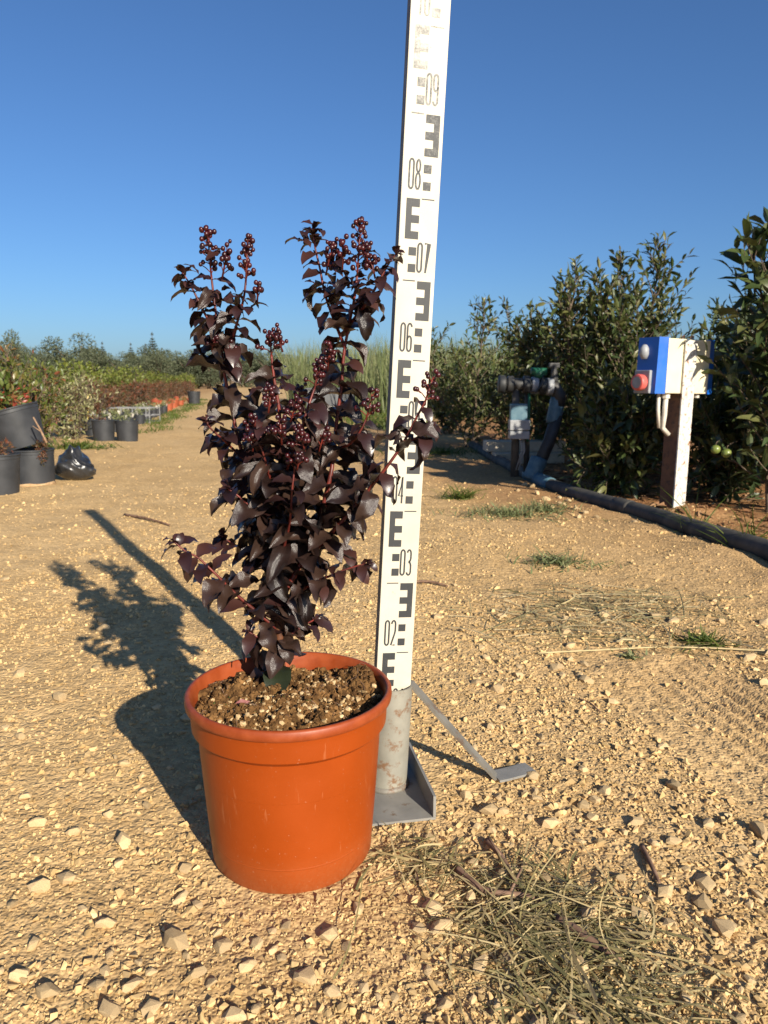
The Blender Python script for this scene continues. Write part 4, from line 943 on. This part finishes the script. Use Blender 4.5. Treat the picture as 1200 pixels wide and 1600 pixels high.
def weed(px, py, n, spread, L, seed, label, mat='weed', name='weed', up=.7, wd=(.003, .007)):
    r = np.random.default_rng(seed); p = G(px, py); a = r.uniform(0, 6.3, n); rad = np.abs(r.normal(0, spread, n))
    pos = np.stack([p.x+np.cos(a)*rad*1.3, p.y+np.sin(a)*rad*.8, np.zeros(n)], 1); pos[:, 2] = gh(pos[:, 0], pos[:, 1])
    a2 = r.uniform(0, 6.3, n); d = np.stack([np.cos(a2), np.sin(a2), np.abs(r.normal(up, .4, n))], 1)
    e = empty(name, (p.x, p.y, gz(p)), label, 'weed'); o = blades('blades', pos, d, r.uniform(.4, 1, n)*L, r.uniform(*wd, n), mat, e, seed, .5)
    o.matrix_parent_inverse = Matrix.Translation((-p.x, -p.y, -gz(p))); return tag(o, kind='stuff')
weed(795, 803, 420, .13, .085, 71, 'spreading grey-green weed on the track beside the ground pipe')
weed(850, 795, 200, .06, .10, 76, 'smaller weed tuft between the spreading weed and the ground pipe')
weed(720, 775, 150, .035, .13, 72, 'upright small green weed in the track near the staff', 'grass')
weed(868, 880, 300, .075, .06, 73, 'flat grey-green weed tuft beyond the dry grass patch')
weed(1103, 1005, 160, .022, .055, 74, 'small dark weed tuft right of the dry grass patch', 'grass')
weed(690, 708, 700, .30, .12, 75, 'green grassy weeds at the end of the ground pipe', 'grass')
weed(985, 1030, 60, .012, .03, 77, 'tiny weed sprout above the tyre marks', 'weed')
weed(1090, 830, 26, .03, .30, 78, 'long thin green grass blades at the foot of the rusty post', 'grass', 'grass_tuft', 1.1, (.003, .006))
weed(1165, 850, 40, .05, .26, 79, 'grass blades at the foot of the tallest shrub', 'grass', 'grass_tuft', 1.0, (.004, .007))
weed(918, 775, 30, .02, .14, 80, 'young green seedling beside the ground pipe', 'grass', 'weed', 1.2)

# ------------------------------------------------------------------ left side: pots, bag, crates, rows of plants
def pot_parts(root, Rr, Hh, mat='blackplastic', taper=.82, n=40, soilc='soil', soil_at=.86, M4=None):
    b = MB(); rb = Rr*taper
    b.lathe([(.001, .004), (rb*.97, .003), (rb, .0), (rb+(Rr-rb)*.5, Hh*.5), (Rr*.965, Hh*.87), (Rr*.985, Hh*.88), (Rr*.985, Hh*.97), (Rr*.93, Hh*.97), (Rr*.90, Hh*.8), (rb*.9, Hh*.3)], n)
    body = b.build('pot', M[mat], root, True); autosmooth(body, 35)
    b = MB(); b.lathe([(Rr*.97, Hh*.955), (Rr*1.005, Hh*.955), (Rr*1.01, Hh*.985), (Rr*.995, Hh), (Rr*.95, Hh), (Rr*.935, Hh*.96)], n); b.build('rim', M[mat], body, True)
    if soilc:
        b = MB(); k = 10
        V = [(0, 0, Hh*soil_at+.01)]; F = []
        for i in range(1, 5):
            for j in range(20): q = 2*math.pi*j/20; r = Rr*.915*i/4; V.append((r*math.cos(q), r*math.sin(q), Hh*soil_at+R.uniform(-.008, .012)*(i < 4)))
        F = [(0, 1+j, 1+(j+1) % 20) for j in range(20)]+[(1+(i-1)*20+j, 1+i*20+j, 1+i*20+(j+1) % 20, 1+(i-1)*20+(j+1) % 20) for i in range(1, 4) for j in range(20)]
        b.add(V, F); b.build('soil', M[soilc], root, True)
    return body
def clump(parent, c, rad, n, leaf, mat, seed, T=LEAF8, F=LEAF8F, name='foliage', up=.4):
    r = np.random.default_rng(seed); v = r.normal(0, 1, (n, 3)); v /= np.linalg.norm(v, axis=1, keepdims=True); v *= (r.random(n)**.45)[:, None]
    lump = 1+.35*np.sin(v[:, 0]*5+seed)*np.cos(v[:, 1]*4+v[:, 2]*3)
    pos = v*np.array(rad)*lump[:, None]+np.array(c); d = v+r.normal(0, .5, (n, 3))+np.array([0, 0, up])
    return tag(link(name, leaves_mesh(name, pos, d, r.uniform(.6, 1.2, n)*leaf, M[mat], T, F, .6, 1.1, seed), parent), kind='stuff')
# nearest three black pots
p = G(2, 772); e = empty('plant_pot', (p.x, p.y, gz(p)-.003), 'small black plant pot cut by the picture edge beside two big pots', 'plant pot'); pot_parts(e, .105, .205)
p = G(50, 757); e1 = empty('plant_pot', (p.x, p.y+.02, gz(p)-.003), 'big black plant pot with dried mud round its foot', 'plant pot'); pot_parts(e1, .122, .205, taper=.93)
b = MB(); b.lathe([(.1135, .0), (.117, .004), (.1175, .014), (.1160, .020), (.1135, .022)], 48)
for i, v in enumerate(b.v):
    if v[2] > .012: q = math.atan2(v[1], v[0]); b.v[i] = (v[0], v[1], v[2]*(.62+.5*float(vnoise(q*3+10, 3, 7))))
b.build('mud_crust', M['mud'], e1, True)
pt = At(42, 706, p.y+.06); e2 = empty('plant_pot', (pt.x-.02, p.y+.07, .205), 'large black plant pot standing tilted on the pots below, full of leafy shoots', 'plant pot', rot=(.05, -.27, 0)); pot_parts(e2, .152, .225, taper=.80)
clump(e2, (-.03, 0, .31), (.13, .12, .10), 300, .05, 'photinia', 201); clump(e2, (-.10, -.04, .33), (.05, .06, .08), 90, .045, 'redleaf', 202, name='red_shoots')
clump(e1, (.085, -.05, .215), (.035, .035, .045), 150, .018, 'rusthedge', 203, name='drooping_shoots'); clump(e1, (.10, -.085, .165), (.022, .02, .04), 90, .016, 'rusthedge', 204, name='drooping_shoots')
clump(e, (-.0, 0, .235), (.08, .08, .045), 200, .022, 'rusthedge', 205); clump(e, (-.06, -.05, .29), (.03, .03, .03), 14, .06, 'lime', 206, name='lime_leaves')
b = MB(); s0, s1 = At(52, 652, p.y-.13), At(73, 692, p.y-.15); s1.z = max(s1.z, .2); b.tube([Vector((0, 0, 0)), (s0-s1)*.5+Vector((.003, 0, 0)), s0-s1], [.0055, .005, .0045], 7); b.tube([(s0-s1)*.45, (s0-s1)*.55+Vector((-.035, 0, .015))], [.003, .002], 5)
tag(b.build('wooden_stick', M['wood'], None, True, s1), 'pale broken stick propped against the tilted black pot', 'stick')
# crumpled black bag
pb_ = G(110, 752); bm = bmesh.new(); bmesh.ops.create_icosphere(bm, subdivisions=5, radius=1)
for v in bm.verts:
    x_, y_, z_ = v.co; k = 1+.34*(float(vnoise(x_*1.6+5, z_*1.6+y_*1.2, 31))-.5)+.13*(float(vnoise(x_*3.4+y_*2, z_*3.4+2, 32))-.5)
    k -= .05*abs(math.sin(x_*5+z_*6+y_*3+3*float(vnoise(x_*2, z_*2, 35))))
    v.co = Vector((x_*.105*k*(1.1-.25*z_), y_*.10*k, max(-.0, (z_*.5+.5)*.19*k*(1-.18*(x_ > .2)*x_))))
me = bpy.data.meshes.new('plastic_bag'); bm.to_mesh(me); bm.free(); setsmooth(me); o = link('plastic_bag', me, None, M['blackfilm'], (pb_.x, pb_.y+.09, gz(pb_)-.004)); tag(o, 'crumpled glossy black plastic bag beside the big black pots', 'bag')
# pair of black pots farther along
for i, (px, lab) in enumerate([(160, 'black plant pot with dry soil, next to a twin at the track edge'), (197, 'empty-looking black plant pot at the track edge, right of its twin')]):
    p = G(px, 688); e = empty('plant_pot', (p.x, p.y+.05, gz(p)-.003), lab, 'plant pot'); pot_parts(e, .112, .205, taper=.86)
    clump(e, (0, 0, .205), (.06, .06, .015), 50, .025, 'rusthedge' if i == 0 else 'weed', 210+i)
p = G(132, 684); e = empty('plant_pot', (p.x, p.y+.25, gz(p)-.003), 'small black pot of brown litter behind the grass', 'plant pot'); pot_parts(e, .085, .19); clump(e, (0, 0, .19), (.06, .06, .02), 60, .03, 'deadleaf', 212)
ot = At(124, 650, p.y+.3); b = MB(); b.box((0, 0, 0), (.20, .14, .028), None, .01); o = b.build('terracotta_tray', M['orange'], None); o.location = (ot.x, p.y+.28, .205); o.rotation_euler = (.12, .08, .2); tag(o, 'flat terracotta-coloured tray resting on the small litter pot', 'tray')
tg = At(137, 652, p.y+.1); e = empty('plant_label', (tg.x, p.y+.12, .20), 'yellow plant label on a stake above the small pots', 'label'); hgt = .20
b = MB(); flatbar(b, [Vector((-.012, 0, -.02)), Vector((.0, 0, hgt*.5)), Vector((.014, 0, hgt))], .014, .003, Vector((1, 0, 0))); b.build('stake', M['yellow'], e)
b = MB(); b.box((.014, -.004, hgt+.018), (.062, .004, .05), Matrix.Rotation(-.15, 4, 'Y'), .001); b.build('tag', M['paletag'], e)
weed(122, 700, 420, .16, .15, 215, 'green grass tuft between the black bag and the pair of pots', 'grass', 'grass_tuft', .7, (.006, .012))
# open crates
def crate(loc, dims, rot, lab):
    e = empty('crate', loc, lab, 'crate', rot=(0, 0, rot)); w_, d_, h_ = dims; k = .010
    for z in (.01, h_*.5, h_):
        for s in (-1, 1):
            b = MB(); b.box((0, s*d_/2, z), (w_+k, k, k*1.2)); b.build('rail', M['wire'], e); b = MB(); b.box((s*w_/2, 0, z), (k, d_-k-.001, k*1.2)); b.build('rail', M['wire'], e)
    for x_ in (-1, -.33, .33, 1):
        for s in (-1, 1): b = MB(); b.box((x_*(w_/2+.0015), s*(d_/2+.0015), h_/2), (k*1.1, k*1.15, h_+.016)); b.build('upright', M['wire'], e)
    b = MB(); b.box((0, 0, .018), (w_-k-.004, d_-k-.004, .006)); b.build('base', M['blackplastic'], e)
    r = random.Random(int(loc[0]*100))
    return e
p = G(98, 676); crate((p.x, p.y+.5, gz(p)), (.30, .25, .16), .1, 'grey open crate behind the black bag'); 
p = G(162, 668); crate((p.x, p.y+1.2, gz(p)), (.60, .36, .20), -.1, 'grey open crate behind the pair of black pots')
# a row of small pots along the track's left edge
def row_pt(y, off): return Vector((-2.37-.196*(y-7.3)-off, y, 0))
pr = empty('small_pot', (0, 0, 0), 'small black pot with a low plant and pale tag in the long row', 'plant pot', 'small black pots in the row along the track'); pot_parts(pr, .075, .13, n=20)
clump(pr, (0, 0, .145), (.06, .06, .04), 70, .03, 'weed', 220, LEAF4, LEAF4F)
b = MB(); b.box((.03, -.05, .15), (.035, .003, .05), Matrix.Rotation(.3, 4, 'X')); b.build('tag', M['pvc'], pr)
first = True
for i in range(15):
    for j in range(3):
        yy = 8.6+i*.42+R.uniform(-.08, .08); q = row_pt(yy, .35+j*.28+R.uniform(-.05, .05)); o = pr if first else copy_tree(pr); first = False
        o.location = (q.x, q.y, gz(q)); o.rotation_euler = (0, 0, R.uniform(0, 6.3))
po = empty('orange_pot', (0, 0, 0), 'small terracotta-orange pot in the far end of the row', 'plant pot', 'orange pots at the end of the row'); pot_parts(po, .09, .15, 'orange', n=20); clump(po, (0, 0, .15), (.06, .06, .03), 40, .03, 'weed', 221, LEAF4, LEAF4F)
first = True
for i in range(9):
    for j in range(2):
        yy = 14.6+i*.85+R.uniform(-.2, .2); q = row_pt(yy, .3+j*.35+R.uniform(-.1, .1)); o = po if first else copy_tree(po); first = False
        o.location = (q.x, q.y, gz(q)); s_ = R.uniform(.7, 1.05); o.scale = (s_, s_, s_)
        if R.random() < .35: o.rotation_euler = (R.uniform(1.2, 1.7), 0, R.uniform(0, 6.3)); o.location.z += .07*s_
q = row_pt(19.3, .0); e = empty('plant_pot', (q.x, q.y, gz(q)), 'lone black pot standing among the orange pots', 'plant pot'); pot_parts(e, .16, .32, n=24)
yv = rng.uniform(8.5, 24, 2600); off = rng.normal(.0, .12, 2600)+.25*(vnoise(yv*1.3, yv*0, 77)-.5); xv = -2.37-.196*(yv-7.3)+off
tag(blades('grass_verge', np.stack([xv, yv, gh(xv, yv)], 1), np.stack([rng.normal(0, .5, 2600), rng.normal(0, .5, 2600), np.full(2600, .8)], 1), rng.uniform(.03, .10, 2600)*(vnoise(yv*2, yv*0, 78)+.25), rng.uniform(.006, .014, 2600), 'grass', None, 5), 'green grass verge along the left edge of the track', 'grass', kind='stuff')
# shrubs of the left side
def bsh(px, D, top, Rr, seed, label, mat, leaf, **kw):
    x = (px-600)/FPX*(D*CT+HCAM*ST); Hh = HCAM+D*math.tan(math.atan((800-top)/FPX)-PITCH)
    return bush(kw.pop('name', 'nursery_shrub'), (x, D, gz((x, D))), Hh*.93, Rr, seed, mat, leaf, label, 'shrub', kw.pop('group', None), **kw)
bsh(8, 6.0, 525, .42, 231, 'tall yellow-green shrub at the picture edge behind the tilted pot', 'photinia', .075, nlat=34, spc=.028)
bsh(58, 6.6, 560, .40, 232, 'yellow-green shrub between the tall edge shrub and the cream variegated one', 'photinia', .07, nlat=30, spc=.030)
bsh(112, 7.7, 585, .42, 233, 'cream variegated shrub behind the yellow plant label', 'varieg', .06, nlat=30, spc=.028)
bsh(30, 9.0, 560, .5, 234, 'second-row yellow-green shrub behind the edge shrubs', 'lime', .08, nlat=26, spc=.035)
clump(None, At(10, 625, 5.6), (.14, .12, .10), 130, .05, 'redleaf', 235, name='red_shoots')
tag(bpy.data.objects['red_shoots.001'] if 'red_shoots.001' in bpy.data.objects else bpy.data.objects['red_shoots'], 'spray of bright red young shoots above the tilted pot', 'shoots')
def row_bush(name, label, group, mat, n, y0, y1, off, Hh, Rr, leaf, seed):
    pr_ = [bush(name, (0, 0, 0), Hh, Rr, seed+k, mat, leaf, label, 'shrub', group, nst=4, nlat=16, spc=.05, T=LEAF4, F=LEAF4F, stemr=.010, low=.05) for k in range(3)]
    for i in range(n):
        o = pr_[i] if i < 3 else copy_tree(pr_[i % 3]); y_ = y0*(y1/y0)**(i/(n-1)); q = row_pt(y_, off*(1+.3*R.uniform(-1, 1)))
        o.location = (q.x, q.y, gz(q)-.01); s_ = R.uniform(.85, 1.2); o.scale = (s_*1.15, s_*1.15, s_); o.rotation_euler = (0, 0, R.uniform(0, 6.3))
row_bush('red_brown_shrub', 'knee-high red-brown shrub in the long nursery row', 'red-brown shrubs in the row', 'rusthedge', 34, 10.5, 36, 1.1, .50, .30, .07, 241)
row_bush('lime_shrub', 'lime-green shrub in the row behind the red-brown ones', 'lime-green shrubs in the row', 'lime', 34, 13, 60, 2.0, .84, .45, .10, 251)
# far trees
def tree_proto(kind, seed, label, group):
    r = np.random.default_rng(seed); e = empty('olive_tree' if kind == 'olive' else 'conifer_tree', (0, 0, 0), label, 'tree', group)
    b = MB()
    if kind == 'olive':
        b.tube([(0, 0, -.2), (.08, 0, .7), (0, .1, 1.5), (.1, 0, 2.4)], [.22, .17, .13, .06], 8); Cs = []
        for k in range(13):
            a = k*2.4; rr = r.uniform(.5, 1.7); c = np.array([math.cos(a)*rr, math.sin(a)*rr, r.uniform(.9, 3.9)-rr*.25]); Cs.append(c)
            b.tube([(0, .05, 1.2), (c[0]*.5, c[1]*.5, (1.2+c[2])/2+.1), tuple(c)], [.09, .05, .02], 5)
        P_ = []; D_ = []
        for c in Cs:
            m = 330; v = r.normal(0, 1, (m, 3)); v /= np.linalg.norm(v, axis=1, keepdims=True); v *= (r.random(m)**.4)[:, None]
            P_.append(c+v*np.array([.85, .85, .75])*r.uniform(.7, 1.15)); D_.append(v+r.normal(0, .6, (m, 3)))
        P_ = np.concatenate(P_); D_ = np.concatenate(D_); s_ = r.uniform(.14, .30, len(P_))
    else:
        b.tube([(0, 0, -.2), (0, 0, 6.2)], [.16, .02], 7); P_ = []; D_ = []
        for k in range(16):
            z = 1.2+k*.32+r.uniform(-.12, .12); L = (6.4-z)*.30*r.uniform(.6, 1.25)
            for j in range(6):
                a = j*1.047+k*.5+r.uniform(-.2, .2); L2 = L*r.uniform(.75, 1.15); b.tube([(0, 0, z), (math.cos(a)*L2, math.sin(a)*L2, z+.25*L2)], [.03, .008], 4)
                for t in np.linspace(.25, 1, 9):
                    for q in range(3): P_.append((math.cos(a)*L2*t, math.sin(a)*L2*t, z+.25*L2*t+r.normal(0, .05))); D_.append((math.cos(a+r.normal(0, .9)), math.sin(a+r.normal(0, .9)), r.normal(.1, .3)))
        P_ = np.array(P_); D_ = np.array(D_); s_ = r.uniform(.16, .28, len(P_))*np.clip((6.5-P_[:, 2])/2.2, .25, 1.2)
    b.build('trunk', M['bark'], e, True)
    tag(link('crown', leaves_mesh('crown', P_, D_, s_, M['olive' if kind == 'olive' else 'conifer'], LEAF4, LEAF4F, .5, .8, seed), e), kind='stuff'); return e
LO = 'grey-green rounded tree in the far tree line'
pr_ = [tree_proto('olive', 300+k, LO, 'rounded trees of the far tree line') for k in range(4)]
def spot(px, D): return Vector(((px-600)/FPX*(D*CT), D, 0))
rt = random.Random(5); cnt = 0
for i in range(46):
    px = -120+i*17+rt.uniform(-9, 9) if i < 34 else 40+(i-34)*26
    D = rt.uniform(62, 84) if i < 34 else rt.uniform(50, 58)
    if px > 470: D += 25
    o = pr_[i] if i < 4 else copy_tree(pr_[i % 4]); o.location = spot(px, D); s_ = (rt.uniform(.72, .98) if i < 34 else rt.uniform(.5, .66)); o.scale = (s_*1.15, s_*1.15, s_); o.rotation_euler = (0, 0, rt.uniform(0, 6.3))
o = copy_tree(pr_[1]); o.location = spot(20, 42); o.scale = (.55, .55, .78); o['label'] = 'darker tall tree standing above the yellow-green shrubs at the edge'; del o['group']
c0 = tree_proto('conifer', 320, 'small pointed conifer rising above the far tree line', 'conifers above the tree line')
for i, (px, D, s_) in enumerate([(163, 88, .80), (207, 88, .78), (241, 86, .95), (230, 92, .8)]):
    o = c0 if i == 0 else copy_tree(c0); o.location = spot(px, D); o.scale = (s_*.8, s_*.8, s_)
# reeds and bin beyond the track, seen through the shrub
n = 22000; D = rng.uniform(12, 24, n); px = rng.uniform(455, 1250, n); xr = (px-600)/FPX*D; k = (px > 560) | (D > 15.0); xr, D = xr[k], D[k]; n = len(D)
tag(blades('tall_reeds', np.stack([xr, D, gh(xr, D)], 1), np.stack([rng.normal(0, .16, n), rng.normal(0, .16, n), np.ones(n)], 1), rng.uniform(.55, 1.0, n)*(1.05+.033*D), rng.uniform(.008, .022, n), 'reed', None, 9, .22, 5), 'pale green tall reeds filling the field behind the hedge', 'reeds', kind='stuff')
p0, p1 = At(480, 640, 13.0), At(567, 640, 13.0)
e = empty('storage_bin', ((p0.x+p1.x)/2, 13.2, gz((p0.x, 13))), 'dark grey box-shaped bin beyond the track, seen through the shrub', 'bin'); wb = p1.x-p0.x
b = MB(); b.box((0, 0, .21), (wb, .7, .42), None, .02); b.build('body', M['bin'], e)
b = MB(); b.box((0, 0, .437), (wb+.03, .73, .03), None, .01); b.build('lid', M['bin'], e)
n = 2500; yv = rng.uniform(8.5, 13, n); xv = rng.uniform(-1.6, .6, n)+.0*yv; kk = xv > -1.5+(13-yv)*.35; xv, yv = xv[kk], yv[kk]; n = len(xv)
tag(blades('rough_grass', np.stack([xv, yv, gh(xv, yv)], 1), np.stack([rng.normal(0, .5, n), rng.normal(0, .5, n), np.ones(n)], 1), rng.uniform(.06, .25, n), rng.uniform(.006, .016, n), 'grass', None, 15), 'rough green grass at the far side of the track', 'grass', kind='stuff')
